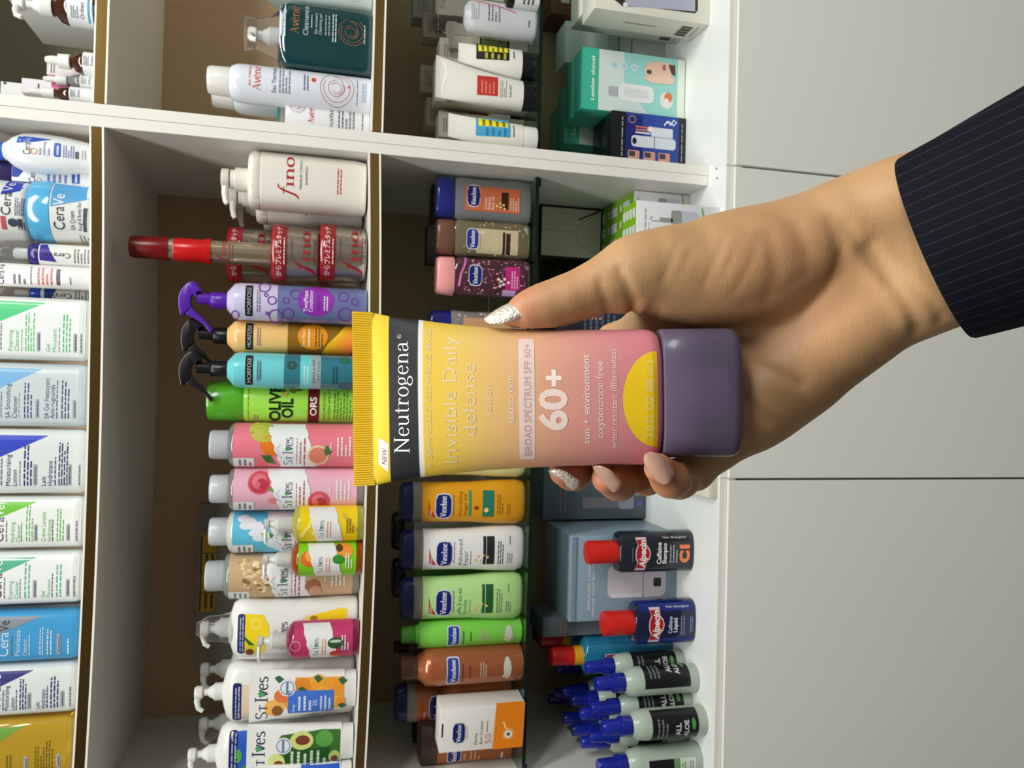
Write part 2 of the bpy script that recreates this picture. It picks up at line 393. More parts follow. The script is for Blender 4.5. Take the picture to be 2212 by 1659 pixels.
# ------------------------------------------------------------------ the sunscreen tube held up in front
DT = .312; KP = DT/FOC
_o, _top = atD(1585, 852, DT), atD(762, 861, DT)
TZ = (_top-_o).normalized(); TX = (CR-TZ*CR.dot(TZ)).normalized(); TY = TZ.cross(TX)
TM = Matrix(((TX.x, TY.x, TZ.x, _o.x), (TX.y, TY.y, TZ.y, _o.y), (TX.z, TY.z, TZ.z, _o.z), (0, 0, 0, 1)))
TMI = TM.inverted()
def loc_px(px, py, dz=0):
    "photo point at depth offset dz (m) -> tube-local coordinates"
    return TMI @ atD(px, py, DT+dz)
def sec_px(px, lo, hi, b, n):
    p = loc_px(px, (lo+hi)/2); return (p.z, (hi-lo)/2*KP, b, n, p.x, 0)
TSEC = [sec_px(*q) for q in ((1421, 742, 962, .0112, 3.2), (1417, 726, 980, .0124, 3.0), (1410, 717, 991, .0132, 2.8), (1398, 712.5, 999, .0138, 2.6), (1385, 711.5, 1003, .014, 2.5),
    (1300, 712.5, 1004, .0138, 2.4), (1215, 712.5, 1006.5, .0132, 2.3), (1130, 711.5, 1010.5, .0122, 2.2), (1060, 708, 1015, .0108, 2.1), (1000, 702.5, 1020, .0092, 2.1), (950, 697, 1026, .0076, 2.1), (908, 691, 1031, .0062, 2.1), (870, 687, 1036, .0046, 2.2), (842, 683, 1041, .0034, 2.3), (820, 678, 1046, .0022, 2.6), (807, 675.5, 1048.5, .0012, 3))]
tube = empty('sunscreen_tube', (0, 0, 0), 'large yellow-to-pink squeeze tube of sunscreen with purple cap held in the hand', 'tube')
tube.matrix_world = TM
# printed colour runs along the tube from yellow over peach to pink
mt = mat((200, 140, 120), .52).copy(); nt = mt.node_tree; bsdf = nt.nodes['Principled BSDF']
tc = nt.nodes.new('ShaderNodeTexCoord'); sp = nt.nodes.new('ShaderNodeSeparateXYZ'); mr = nt.nodes.new('ShaderNodeMapRange'); rp = nt.nodes.new('ShaderNodeValToRGB')
nt.links.new(tc.outputs['Object'], sp.inputs[0]); nt.links.new(sp.outputs['Z'], mr.inputs['Value']); nt.links.new(mr.outputs['Result'], rp.inputs[0]); nt.links.new(rp.outputs[0], bsdf.inputs['Base Color'])
zA, zB = loc_px(1420, 850).z, loc_px(762, 861).z
mr.inputs['From Min'].default_value = zA; mr.inputs['From Max'].default_value = zB
zf = lambda px: (loc_px(px, 855).z-zA)/(zB-zA)
er = rp.color_ramp; er.elements[0].position = zf(1380); er.elements[0].color = lin((206, 122, 132))+(1,)
er.elements[1].position = zf(1290); er.elements[1].color = lin((206, 134, 134))+(1,)
for px, c in ((843.4, (236, 200, 44)), (843.8, (32, 34, 36)), (906.8, (32, 34, 36)), (907.3, (226, 220, 214)), (916.6, (226, 220, 214)), (917.1, (222, 186, 52)), (1190, (212, 152, 128)), (1110, (216, 168, 116)), (1040, (218, 178, 100)), (985, (222, 186, 78))):
    e = er.elements.new(zf(px)); e.color = lin(c)+(1,)
mobj('body', loft(TSEC, 96), mt, tube, ang=60)
fT = front_of(TSEC)
tub = Art(); M_tw = mat((222, 204, 188), .45); M_pill = mat((222, 196, 190), .4); M_tk = mat((32, 34, 36), .38); M_ty = mat((232, 192, 30), .36)
M_hf = mat((222, 200, 172), .4)
def pz(px): return loc_px(px, 855).z
def pX(px, py): return loc_px(px, py).x
def edge(px, ins=.99):
    z = pz(px); zs = [q[0] for q in TSEC]
    return [float(np.interp(z, zs, [q[4]+s*q[1]*ins for q in TSEC])) for s in (-1, 1)]
def bandpoly(pa, pb, m, l, ins=.993):
    L = [(edge(p, ins)[0], pz(p)) for p in np.linspace(pa, pb, 6)]; R_ = [(edge(p, ins)[1], pz(p)) for p in np.linspace(pb, pa, 6)]
    tub.poly(L+R_, m, l)
def tt(s, base, cap, pl, pr, m=None, l=2, **k):
    pc = (pl+pr)/2; tub.text(s, pX(base, pc), pz(base), cap*KP, m or M_tw, l, w=abs(pl-pr)*KP, **k)
tt('Neutrogena', 886, 32.5, 977, 738, mat((244, 244, 240), .4), serf=dict(thick=.078, thin=.022, track=.012))
tub.ring(pX(866, 728), pz(866), 4.6*KP, .8*KP, M_tw, 2); tub.text('R', pX(868, 728), pz(868.5), 5*KP, M_tw, 2)
tt('#1 DERMATOLOGIST RECOMMENDED BRAND', 935, 9.5, 1009, 712, M_hf)
tt('Invisible Daily', 989, 29, 997, 728, M_hf, bold=-.012); tt('defense', 1030, 29, 938, 787, M_hf, bold=-.012)
tt('lotion', 1063, 15, 893, 831, M_hf, bold=-.01); tt('sunscreen', 1110, 15, 912, 812, M_tw)
r_ = 5*KP; tub.rect(pX(1136, 989), pz(1153.5), pX(1136, 734), pz(1120.5), M_pill, 1, r=r_)
tt('BROAD SPECTRUM SPF 60+', 1146, 14.5, 980, 745, mat((182, 140, 140), .45))
tt('60', 1218, 55, 926, 839, mat((232, 208, 200), .45), bold=.035)
cx_, cz_ = pX(1193, 817), pz(1193); a_, t_ = 17.5*KP, 4.6*KP
tub.rect(cx_-a_, cz_-t_, cx_+a_, cz_+t_, mat((240, 220, 212), .45)); tub.rect(cx_-t_, cz_-a_*.93, cx_+t_, cz_+a_*.93, mat((240, 220, 212), .45))
tt('sun + environment', 1267, 15, 954, 767, bold=.012); tt('oxybenzone free', 1295, 15, 941, 782); tt('water resistant (80minutes)', 1323, 13, 964, 757)
dm = [(pX(1413, 861)+100*KP*math.cos(a), pz(1409)+74*KP*math.sin(a)) for a in [math.radians(1+178*i/28) for i in range(29)]]
tub.poly(dm, M_ty, 1); tt('3.0 FL OZ (88 mL)', 1399, 16, 940, 781, mat((240, 214, 150), .4))
tub.poly([(pX(p, q), pz(p)) for p, q in ((819, 944), (841, 958), (839, 1020), (818, 1001))], mat((244, 240, 234), .35), 2)
tub.text('NEW', pX(836, 985), pz(836), 10*KP, mat((150, 60, 90), .5), 3, w=36*KP, bold=.01, shear=.25, rot=-.08)
tub.build(tube, fT, step=.0011, name='print', eps=.00006, gap=.00002, vk=1)
# crimped end: fine ridges on both faces
b = bmesh.new(); z0, z1 = pz(808), pz(763); nx = 76*4; rows = []
for j, z in enumerate(np.linspace(z0, z1, 5)):
    a = np.interp(j, [0, 4], [186.3*KP, 189*KP]); cxx = pX(808-j*11, 861.5); ring = []
    for i in range(nx+1):
        x = cxx-a+2*a*i/nx; y = .0008+.0003*math.sin(i*math.pi/2)*(0 if j in (0,) else 1); ring.append((x, y))
    rows.append([b.verts.new((x, -y, z)) for x, y in ring]+[b.verts.new((x, y, z)) for x, y in ring[::-1]])
for r0, r1 in zip(rows, rows[1:]):
    for i in range(len(r0)): b.faces.new((r0[i], r0[(i+1) % len(r0)], r1[(i+1) % len(r0)], r1[i]))
b.faces.new(rows[0][::-1]); b.faces.new(rows[-1])
mobj('crimped_end', b, mat((236, 198, 52), .4), tube, ang=30)
# translucent cap, its thick base and the socket inside
M_cap = mat((128, 114, 142), .3, trans=.6, ior=1.3, coat=.15)
cx = pX(1500, 848.5); hw = 137.5*KP
def cs(px, ins, b, n=3.6): return (pz(px), hw-ins*KP, b, n, cx, 0)
mobj('cap', loft([cs(1585.5, 22, .0118), cs(1584.5, 13, .0131), cs(1581, 6, .014), cs(1574, 1.5, .0146), cs(1562, 0, .0148), cs(1500, 0, .0148), cs(1423, 0, .0146), cs(1421.5, 2, .0143)], 72), M_cap, tube, ang=60)
mobj('cap_socket', loft([(pz(1560), .0098, .0098, 2, cx, 0), (pz(1424), .0098, .0098, 2, cx, 0)], 40), mat((150, 130, 160), .4), tube)
# ------------------------------------------------------------------ the hand (palm to the viewer, arm from the lower right)
def B(px, py, dz): return np.array(loc_px(px, py, dz/1000.), np.float32)
HX = [(-.056, .105), (-.034, .068), (-.128, .106)]; VS = .00115
gx, gy, gz = [np.arange(a, b_, VS, dtype=np.float32) for a, b_ in HX]
GX, GY, GZ = np.meshgrid(gx, gy, gz, indexing='ij')
def cone(A, Bp, ra, rb, sq=None):
    ra, rb = ra/1000., rb/1000.; d = Bp-A; L2 = float(d@d)+1e-12
    t = ((GX-A[0])*d[0]+(GY-A[1])*d[1]+(GZ-A[2])*d[2])/L2; t = np.clip(t, 0, 1)
    yy = (GY-A[1]-t*d[1])*(sq or 1)
    return (np.sqrt((GX-A[0]-t*d[0])**2+yy**2+(GZ-A[2]-t*d[2])**2)-(ra+(rb-ra)*t))/(1 if not sq else sq**.5)
def smin(a, b_, k):
    h = np.clip(.5+.5*(b_-a)/k, 0, 1); return b_*(1-h)+a*h-k*h*(1-h)
def chain(pts, k=.003):
    "pts: (px, py, dz mm, radius mm)"
    d = None
    for p, q in zip(pts, pts[1:]):
        c = cone(B(*p[:3]), B(*q[:3]), p[3], q[3]); d = c if d is None else smin(d, c, k)
    return d
palm = chain([(1400, 585, 4, 12.8), (1500, 592, 8, 17.5), (1590, 580, 10, 20.5), (1680, 562, 11, 20), (1770, 528, 10, 18.5), (1860, 482, 6, 17.2), (1960, 447, 0, 17.5), (2120, 395, -10, 19)], .012)
palm = smin(palm, chain([(1545, 930, 22, 13.6), (1600, 890, 20, 15.5), (1660, 843, 18, 16.8), (1733, 785, 15, 17.4), (1830, 706, 11, 17.6), (1990, 612, 2, 18.2), (2150, 560, -8, 20)], .012), .012)
palm = smin(palm, chain([(1480, 760, 31, 12), (1600, 735, 29, 14), (1720, 680, 22, 16), (1860, 600, 13, 17), (2060, 500, -2, 18)], .01), .010)
palm = smin(palm, chain([(1440, 720, 31, 11), (1500, 830, 34, 12), (1550, 900, 29, 12)], .01), .009)
palm = smin(palm, chain([(1460, 800, 33, 11), (1620, 830, 27, 13)], .01), .009)
palm = smin(palm, chain([(1420, 640, 24, 11), (1420, 730, 30, 10.5)], .01), .009)
FING = {
 'thumb': [(1109, 686, 0, 4.7), (1140, 675, -1, 7.0), (1185, 661, -1, 8.3), (1240, 641, -1, 8.5), (1300, 618, 0, 9.9), (1355, 598, 2, 11.5), (1420, 588, 5, 13)],
 'index': [(1415, 715, 30, 9.8), (1330, 742, 38, 8.8), (1270, 800, 45, 8.6), (1243, 900, 42, 8.0), (1240, 975, 29, 7.9), (1238, 1018, 14, 7.6), (1219, 1017, 7, 6.3)],
 'middle': [(1455, 770, 34, 9.8), (1380, 850, 46, 8.8), (1345, 930, 42, 8.4), (1338, 1000, 30, 8.3), (1336, 1037, 14, 8.1), (1312, 1033, 4, 6.4)],
 'ring': [(1500, 840, 34, 9.4), (1440, 910, 45, 8.6), (1408, 970, 40, 8.0), (1398, 1014, 30, 7.6), (1396, 1030, 22, 7.4), (1384, 1004, 20, 5.6)],
 'little': [(1555, 925, 26, 10.0), (1530, 975, 26, 8.8), (1500, 1015, 20, 8.2), (1466, 1034, 8, 7.8), (1448, 1032, -2, 7.5), (1424, 1010, -10, 6.0)]}
hand = None; flush = None
for nm, pts in FING.items():
    c = chain(pts, .003 if nm != 'thumb' else .006)
    kk = .014 if nm == 'thumb' else (.009 if nm in ('index', 'little') else .006)
    s_ = smin(palm, c, kk); hand = s_ if hand is None else np.minimum(hand, s_)
# creases and tendons: grooves (+) and ridges (-) along polylines on the palm side
def groove(pts, wid, dep):
    global hand
    P = [loc_px(*p) for p in pts]; best = None
    for a, b_ in zip(P, P[1:]):
        dx, dz = b_.x-a.x, b_.z-a.z; L2 = dx*dx+dz*dz; t = np.clip(((GX-a.x)*dx+(GZ-a.z)*dz)/L2, 0, 1)
        d = (GX-a.x-t*dx)**2+(GZ-a.z-t*dz)**2; best = d if best is None else np.minimum(best, d)
    hand = hand+dep*np.exp(-best/wid**2)*(GY < GYC)
GYC = .012
for pts, w_, d_ in (
    ([(1363, 664), (1345, 620), (1330, 590)], .0018, .0009), ([(1312, 676), (1295, 640), (1290, 615)], .0016, .0007), ([(1372, 690), (1366, 655)], .0016, .0008),
    ([(1420, 610), (1440, 570), (1450, 540)], .0013, .0003), ([(1455, 600), (1478, 555)], .0012, .0003), ([(1505, 620), (1530, 570), (1545, 530)], .0013, .0003), ([(1540, 610), (1565, 560)], .0012, .00025), ([(1570, 640), (1600, 580), (1618, 530)], .0014, .0003), ([(1640, 520), (1655, 600), (1640, 650)], .003, .0004), ([(1700, 500), (1720, 560)], .003, .0004), ([(1600, 660), (1660, 640), (1720, 600)], .0025, .0003),
    ([(1775, 490), (1790, 545), (1790, 600), (1760, 640), (1715, 690), (1640, 720), (1590, 730)], .0034, .0009), ([(1790, 560), (1775, 625), (1730, 680)], .0012, .0004),
    ([(1800, 500), (1835, 550), (1880, 600), (1930, 680), (1955, 715)], .0024, .0009), ([(1850, 540), (1900, 600), (1960, 655), (1995, 695)], .0018, .0008),
    ([(1820, 540), (1860, 600), (1905, 660), (1925, 700)], .003, -.0006), ([(1870, 550), (1925, 610), (1980, 670)], .003, -.0005),
    ([(1600, 770), (1660, 800), (1720, 830)], .0025, .0009), ([(1590, 850), (1630, 880), (1660, 910)], .0022, .0008), ([(1588, 930), (1600, 960), (1605, 985)], .0022, .0008),
    ([(1500, 985), (1520, 1000), (1535, 1040)], .0018, .0009), ([(1485, 1000), (1500, 1040)], .0016, .0006), ([(1395, 690), (1405, 665)], .0016, .0008), ([(1425, 700), (1420, 670)], .0016, .0008)):
    groove(pts, w_, d_)
# the tube presses into the skin
zs = [q[0] for q in TSEC][::1]; order = np.argsort(zs); zs = np.array(zs)[order]
ip = lambda i: np.interp(GZ, zs, np.array([q[i] for q in TSEC])[order]).astype(np.float32)
ta, tb, tx = ip(1), ip(2), ip(4)
ta = np.where(GZ < pz(1421), np.float32(hw), ta); tb = np.where(GZ < pz(1421), np.float32(.0148), tb)
tn = np.where(GZ < pz(1421), np.float32(3.6), ip(3)); q_ = (np.abs((GX-tx)/ta)**tn+np.abs(GY/tb)**tn)**(1/tn)-1
tsd = np.where(GZ < pz(1590), .05, q_*np.minimum(ta, tb)); hand = np.maximum(hand, -(tsd-.0006))
def nets(F, org, h):
    "surface nets: a smooth mesh round the zero level of F"
    s = F < 0; n = F.shape
    c = np.zeros((n[0]-1, n[1]-1, n[2]-1), np.int8)
    for i in (0, 1):
        for j in (0, 1):
            for k in (0, 1): c += s[i:n[0]-1+i, j:n[1]-1+j, k:n[2]-1+k]
    idx = np.argwhere((c > 0) & (c < 8)); lut = -np.ones(c.shape, np.int64); lut[tuple(idx.T)] = np.arange(len(idx))
    acc = np.zeros((len(idx), 3)); cnt = np.zeros(len(idx))
    for ax in range(3):
        o1, o2 = [a for a in range(3) if a != ax]
        for i in (0, 1):
            for j in (0, 1):
                p = idx.copy(); p[:, o1] += i; p[:, o2] += j; q = p.copy(); q[:, ax] += 1
                f0, f1 = F[tuple(p.T)], F[tuple(q.T)]; m = (f0 < 0) != (f1 < 0); t = np.where(m, f0/np.where(m, f0-f1, 1), 0)
                pos = p.astype(float); pos[:, ax] += t; acc[m] += pos[m]; cnt[m] += 1
    V = acc/cnt[:, None]*h+np.array(org); faces = []
    for ax in range(3):
        o1, o2 = [(1, 2), (2, 0), (0, 1)][ax]
        a = [slice(None)]*3; b_ = [slice(None)]*3; a[ax] = slice(0, n[ax]-1); b_[ax] = slice(1, n[ax])
        e = np.argwhere(s[tuple(a)] != s[tuple(b_)])
        e = e[(e[:, o1] > 0) & (e[:, o2] > 0) & (e[:, o1] < n[o1]-1) & (e[:, o2] < n[o2]-1)]
        inn = s[tuple(e.T)]; q = []
        for i, j in ((0, 0), (1, 0), (1, 1), (0, 1)):
            p = e.copy(); p[:, o1] -= i; p[:, o2] -= j; q.append(lut[tuple(p.T)])
        q = np.stack(q, 1); q[~inn] = q[~inn][:, ::-1]; faces.append(q)
    return V, np.concatenate(faces)
V, Fc = nets(hand, (gx[0], gy[0], gz[0]), VS)
person = empty('person', (0, 0, 0), 'person reaching in with right hand, dark pinstripe sleeve, long glossy nails, holding the sunscreen tube', 'person')
person.matrix_world = TM
M_skin = mat((180, 141, 99), .5, sss=.1, noise=.2, nscale=60, bump=.13, bscale=1500, coat=.0).copy()
me = bpy.data.meshes.new('hand'); me.from_pydata(V.tolist(), [], Fc.tolist()); me.materials.append(M_skin)
me.polygons.foreach_set('use_smooth', [True]*len(me.polygons))
# pinker skin at the finger ends and knuckles
fl = np.zeros(len(V))
for nm, pts in FING.items():
    for p, w_, s_ in ((pts[0] if nm == 'thumb' else pts[-1], 1., .016), (pts[3], .45, .012)):
        c_ = B(*p[:3]); fl = np.maximum(fl, w_*np.exp(-((V-c_)**2).sum(1)/s_**2))
c_ = B(1700, 640, -5); fl = np.maximum(fl, .35*np.exp(-((V-c_)**2).sum(1)/.03**2))
ca = me.color_attributes.new('flush', 'FLOAT_COLOR', 'POINT'); ca.data.foreach_set('color', np.stack([fl, fl, fl, np.ones(len(V))], 1).ravel().astype(np.float32))
nt = M_skin.node_tree; bsdf = nt.nodes['Principled BSDF']; src = bsdf.inputs['Base Color'].links[0].from_socket
at = nt.nodes.new('ShaderNodeAttribute'); at.attribute_name = 'flush'; mx = nt.nodes.new('ShaderNodeMix'); mx.data_type = 'RGBA'
mx.inputs['B'].default_value = lin((182, 112, 82))+(1,); nt.links.new(at.outputs['Fac'], mx.inputs['Factor']); nt.links.new(src, mx.inputs['A']); nt.links.new(mx.outputs['Result'], bsdf.inputs['Base Color'])
tc = nt.nodes.new('ShaderNodeTexCoord'); mp = nt.nodes.new('ShaderNodeMapping'); mp.inputs['Scale'].default_value = (.22, 1, 1); mp.inputs['Rotation'].default_value = (0, .35, 0)
n3 = nt.nodes.new('ShaderNodeTexNoise'); n3.inputs['Scale'].default_value = 420; n3.inputs['Detail'].default_value = 5; n3.inputs['Distortion'].default_value = .4
b3 = nt.nodes.new('ShaderNodeBump'); b3.inputs['Strength'].default_value = .12; b3.inputs['Distance'].default_value = .0007
nt.links.new(tc.outputs['Object'], mp.inputs['Vector']); nt.links.new(mp.outputs['Vector'], n3.inputs['Vector']); nt.links.new(n3.outputs['Fac'], b3.inputs['Height'])
nt.links.new(bsdf.inputs['Normal'].links[0].from_socket, b3.inputs['Normal']); nt.links.new(b3.outputs['Normal'], bsdf.inputs['Normal'])
ho = bpy.data.objects.new('hand', me); COL.objects.link(ho); ho.parent = person
sm = ho.modifiers.new('smooth', 'SMOOTH'); sm.factor = .5; sm.iterations = 4
# nails: curved plates that follow the finger end
def nail(base, tip, nrm, wid, m, over=.3, curv=1.0, name='nail', arch=.0006):
    b0, t0 = Vector(loc_px(base[0], base[1], base[2]/1000)), Vector(loc_px(tip[0], tip[1], tip[2]/1000))
    ax = t0-b0; L = ax.length; ax.normalize(); n = Vector(nrm); n = (n-ax*n.dot(ax)).normalized(); s = ax.cross(n); b = bmesh.new(); top, bot = [], []
    nu, nv = 14, 16; wid /= 1000
    for j in range(nv+1):
        v = j/nv; w_ = wid*(math.sin(min(1, (v+.10)/.30)*math.pi/2))*(1 if v < .55 else math.cos((v-.55)/.47*math.pi/2)**.62)
        rt, rb = [], []
        for i in range(nu+1):
            a = (i/nu-.5)*2; th = a*curv; R0 = wid/max(.2, math.sin(curv))
            x = R0*math.sin(th)*(w_/wid); h = R0*(math.cos(th)-1)*(w_/wid)
            p = b0+ax*(L*v)+s*x+n*(h+arch*math.sin(v*math.pi)); rt.append(b.verts.new(p+n*.00025)); rb.append(b.verts.new(p-n*.0003))
        top.append(rt); bot.append(rb)
    for j in range(nv):
        for i in range(nu):
            b.faces.new((top[j][i], top[j][i+1], top[j+1][i+1], top[j+1][i])); b.faces.new((bot[j][i], bot[j+1][i], bot[j+1][i+1], bot[j][i+1]))
        b.faces.new((top[j][0], top[j+1][0], bot[j+1][0], bot[j][0])); b.faces.new((top[j][nu], bot[j][nu], bot[j+1][nu], top[j+1][nu]))
    for i in range(nu):
        b.faces.new((top[0][i], bot[0][i], bot[0][i+1], top[0][i+1])); b.faces.new((top[nv][i], top[nv][i+1], bot[nv][i+1], bot[nv][i]))
    return mobj(name, b, m, person, ang=60)
M_glit = mat((216, 204, 188), .14, metal=.3, bump=.8, bscale=900, coat=1)
M_nail = mat((186, 146, 128), .12, coat=1, sss=.05)
NAILS = [((1150, 640, -3), (1046, 688, -2), (-.35, -.25, .0), None)]
nl = nail((1156, 640, -4), (1046, 689, -4), Vector((.84, -.46, .3)), 6.4, M_glit, curv=1.0, arch=.0012); tag(nl, 'clear glittery nail')
nl = nail((1238, 1057, 6), (1186, 1017, 3), Vector((-.62, -.30, .70)), 5.6, M_glit, curv=1.05); tag(nl, 'clear glittery nail')
nl = nail((1325, 1062, -1), (1282, 1008, -4), Vector((-.60, -.42, .66)), 5.0, M_nail, curv=1.05)
nl = nail((1376, 1016, 26), (1362, 985, 19), Vector((-.6, .2, .74)), 4.8, M_nail, curv=1.0)
nl = nail((1440, 1044, -15), (1397, 980, -17.5), Vector((-.24, -.90, .42)), 4.3, M_nail, curv=.95); tag(nl, 'plain pale pink nail')
# sleeve
ax0 = Vector(loc_px(2028, 534, -.008)); ax1 = Vector(loc_px(2330, 412, -.036)); adir = (ax1-ax0).normalized()
u_ = Vector((0, 1, 0)); u_ = (u_-adir*u_.dot(adir)).normalized(); w_ = adir.cross(u_)
b = bmesh.new(); NR = 72; rings = []
prof = [(.002, .93), (-.0005, .955), (-.0012, .985), (-.0002, 1.0), (.004, 1.012), (.014, 1.03), (.03, 1.07), (.05, 1.11), (.075, 1.15), (.11, 1.2), (.16, 1.26), (.26, 1.34)]
prof = [(.03, .88)]+prof
for i, (d, s_) in enumerate(prof):
    c_ = ax0+adir*d; ring = []
    for k in range(NR):
        a = 2*math.pi*k/NR; r_ = .0375*s_*(1+.012*math.sin(3*a+d*40)*min(1, d*30 if d > 0 else 0))
        ring.append(b.verts.new(c_+u_*math.cos(a)*r_*.86+w_*math.sin(a)*r_))
    rings.append(ring)
for r0, r1 in zip(rings, rings[1:]):
    for k in range(NR): b.faces.new((r0[k], r0[(k+1) % NR], r1[(k+1) % NR], r1[k]))
b.faces.new(rings[-1])
ms = mat((27, 30, 42), .85).copy(); nt = ms.node_tree; bsdf = nt.nodes['Principled BSDF']
tc = nt.nodes.new('ShaderNodeTexCoord'); mp = nt.nodes.new('ShaderNodeMapping'); mp.vector_type = 'POINT'
wv = nt.nodes.new('ShaderNodeTexWave'); wv.wave_type = 'BANDS'; wv.bands_direction = 'X'; wv.inputs['Scale'].default_value = 82; wv.inputs['Distortion'].default_value = .15
n_ = nt.nodes.new('ShaderNodeTexNoise'); n_.inputs['Scale'].default_value = 700
ang_ = math.atan2(adir.x, adir.z); mp.inputs['Rotation'].default_value = (0, -ang_, 0)
nt.links.new(tc.outputs['Object'], mp.inputs['Vector']); nt.links.new(mp.outputs['Vector'], wv.inputs['Vector']); nt.links.new(tc.outputs['Object'], n_.inputs['Vector'])
r1 = nt.nodes.new('ShaderNodeValToRGB'); r1.color_ramp.elements[0].position = .93; r1.color_ramp.elements[0].color = (0, 0, 0, 1); r1.color_ramp.elements[1].position = .99; r1.color_ramp.elements[1].color = (1, 1, 1, 1)
mu = nt.nodes.new('ShaderNodeMath'); mu.operation = 'MULTIPLY'; nt.links.new(wv.outputs['Color'], r1.inputs[0]); nt.links.new(r1.outputs[0], mu.inputs[0]); nt.links.new(n_.outputs['Fac'], mu.inputs[1])
mx = nt.nodes.new('ShaderNodeMix'); mx.data_type = 'RGBA'; mx.inputs['A'].default_value = lin((13, 15, 23))+(1,); mx.inputs['B'].default_value = lin((44, 42, 50))+(1,)
nt.links.new(mu.outputs[0], mx.inputs['Factor']); nt.links.new(mx.outputs['Result'], bsdf.inputs['Base Color'])
bp = nt.nodes.new('ShaderNodeBump'); bp.inputs['Strength'].default_value = .3; bp.inputs['Distance'].default_value = .0004; nt.links.new(n_.outputs['Fac'], bp.inputs['Height']); nt.links.new(bp.outputs['Normal'], bsdf.inputs['Normal'])
bsdf.inputs['Specular IOR Level'].default_value = .12
mobj('sleeve', b, ms, person, ang=70)
# ------------------------------------------------------------------ goods on the shelves: shared builders
def proj(p):
    d = Vector(p)-CAM; z = d.dot(CF); return (d.dot(CX)/z*FOC+IW/2, IH/2-d.dot(CY)/z*FOC)
SHELF = {'A': (Z1+TH+.0004, .0085), 'B': (Z2+TH+.0004, .0085), 'G': (ZG+.0056, .0021), 'E': (ZB+.0001, 0),
         'RA': (Z1+TH-.0021, .002*0), 'RB': (Z2+TH-.0021, 0), 'RG': (ZG+.0056, .0005)}
class It:
    "one thing, measured: top/base = photo x of its top and front foot, pa..pb = its photo y extent"
    def __init__(s, name, label, cat, top, base, pa, pb, shelf, dep, group=None, Y=None, Yf=None, rz=0, pm=None, on=None, b=None):
        z0, amp = SHELF[shelf]; pc = (pa+pb)/2
        Yg = Y if Y is not None else (Yf+dep/2 if Yf is not None else .08)
        x = atY(base if base else 205, pc, Yg).x; z = z0+(sag(x, amp) if amp else 0)
        if on is not None: z = on
        if base is None: base = 9999
        s.P, s.w, s.h = fit(top, base, pa, pb, z, dep, Y=Y, Yf=Yf, pm=pm if pm is not None else (None if base < 9000 else (120 if shelf in ('A', 'RA') else (top+{'B': 790, 'G': 1130, 'E': 1480}[shelf[-1]])/2)))
        lo_, hi_ = (XD1, 9) if shelf[0] == 'R' or s.P.x > XD2+.03 else (XL, XD2)
        s.P.x = min(max(s.P.x, lo_+s.w/2+.0015), hi_-s.w/2-.0015); s.P.y = min(s.P.y, YB-dep/2-.002)
        if amp and on is None:
            s.P.z = sag(s.P.x, amp)+z0+abs(sag(s.P.x+s.w/2, amp)-sag(s.P.x-s.w/2, amp))/2+.0004; z = s.P.z
        if base > 9000: base = proj((s.P.x, s.P.y-dep/2, z))[0]
        s.top, s.base, s.pa, s.pb, s.d = top, base, pa, pb, dep
        s.r = empty(name, s.P, label, cat, group, rz); s.art = Art(); s.secs = None
    def V(s, px): return max(.0012, s.h*(s.base-px)/(s.base-s.top))
    def U(s, py): return s.w*((s.pa+s.pb)/2-py)/(s.pb-s.pa)
    def pt(s, px, py): return (s.U(py), s.V(px))
    def poly(s, pts, m, l=1): s.art.poly([s.pt(*p) for p in pts], m, l); return s
    def rect(s, a, b_, c, d, m, l=1, r=0): s.art.rect(s.U(d), s.V(b_), s.U(c), s.V(a), m, l, r); return s   # px a..b, py c..d
    def ell(s, px, py, rp, rq, m, l=1, n=20): s.art.ell(s.U(py), s.V(px), rq*s.w/(s.pb-s.pa), rp*s.h/(s.base-s.top), m, l, n); return s
    def ring(s, px, py, r, w_, m, l=1, a0=0, a1=360): k = s.h/(s.base-s.top); s.art.ring(s.U(py), s.V(px), r*k, w_*k, m, l, a0=a0, a1=a1); return s
    def line(s, pts, w_, m, l=2): s.art.line([s.pt(*p) for p in pts], w_*s.h/(s.base-s.top), m, l); return s
    def text(s, t, px, cap, pl, pr, m, l=2, **k):
        "baseline photo x, cap height in px, left (large y) and right (small y) ends"
        s.art.text(t, s.U((pl+pr)/2), s.V(px), cap*s.h/(s.base-s.top), m, l, w=abs(s.U(pr)-s.U(pl)), **k); return s
    def micro(s, a, b_, pl, pr, rows, m, l=2): s.art.micro(s.U(pl), s.V(a), abs(s.U(pr)-s.U(pl)), abs(s.V(a)-s.V(b_)), rows, m, l); return s
    def body(s, secs, m, name='body', N=48, ang=50, e=0):
        if e: secs = soft(secs, e)
        s.secs = secs; return mobj(name, loft(secs, N), m, s.r, ang=ang)
    def done(s, step=.004, eps=.0003, front=None, name='label'):
        if s.art.it: s.art.build(s.r, front or front_of(s.secs), step, name, eps)
        return s
    def carton(s, m, bev=.0008, name='carton'):
        s.secs = [(0, s.w/2, s.d/2, 30), (s.h, s.w/2, s.d/2, 30)]
        return mobj(name, box(-s.w/2, s.w/2, -s.d/2, s.d/2, 0, s.h, bev), m, s.r, ang=30)
    def flat(s): return lambda u, v: -s.d/2
def C(r, g, b, rough=.35, **k): return mat((r, g, b), rough, **k)
W_ = C(236, 236, 232, .3); WG = C(222, 224, 222, .35); INK = C(40, 42, 60); GREY = C(120, 122, 134); NAVY = C(24, 32, 92, .28); NV = C(24, 34, 110, .2)
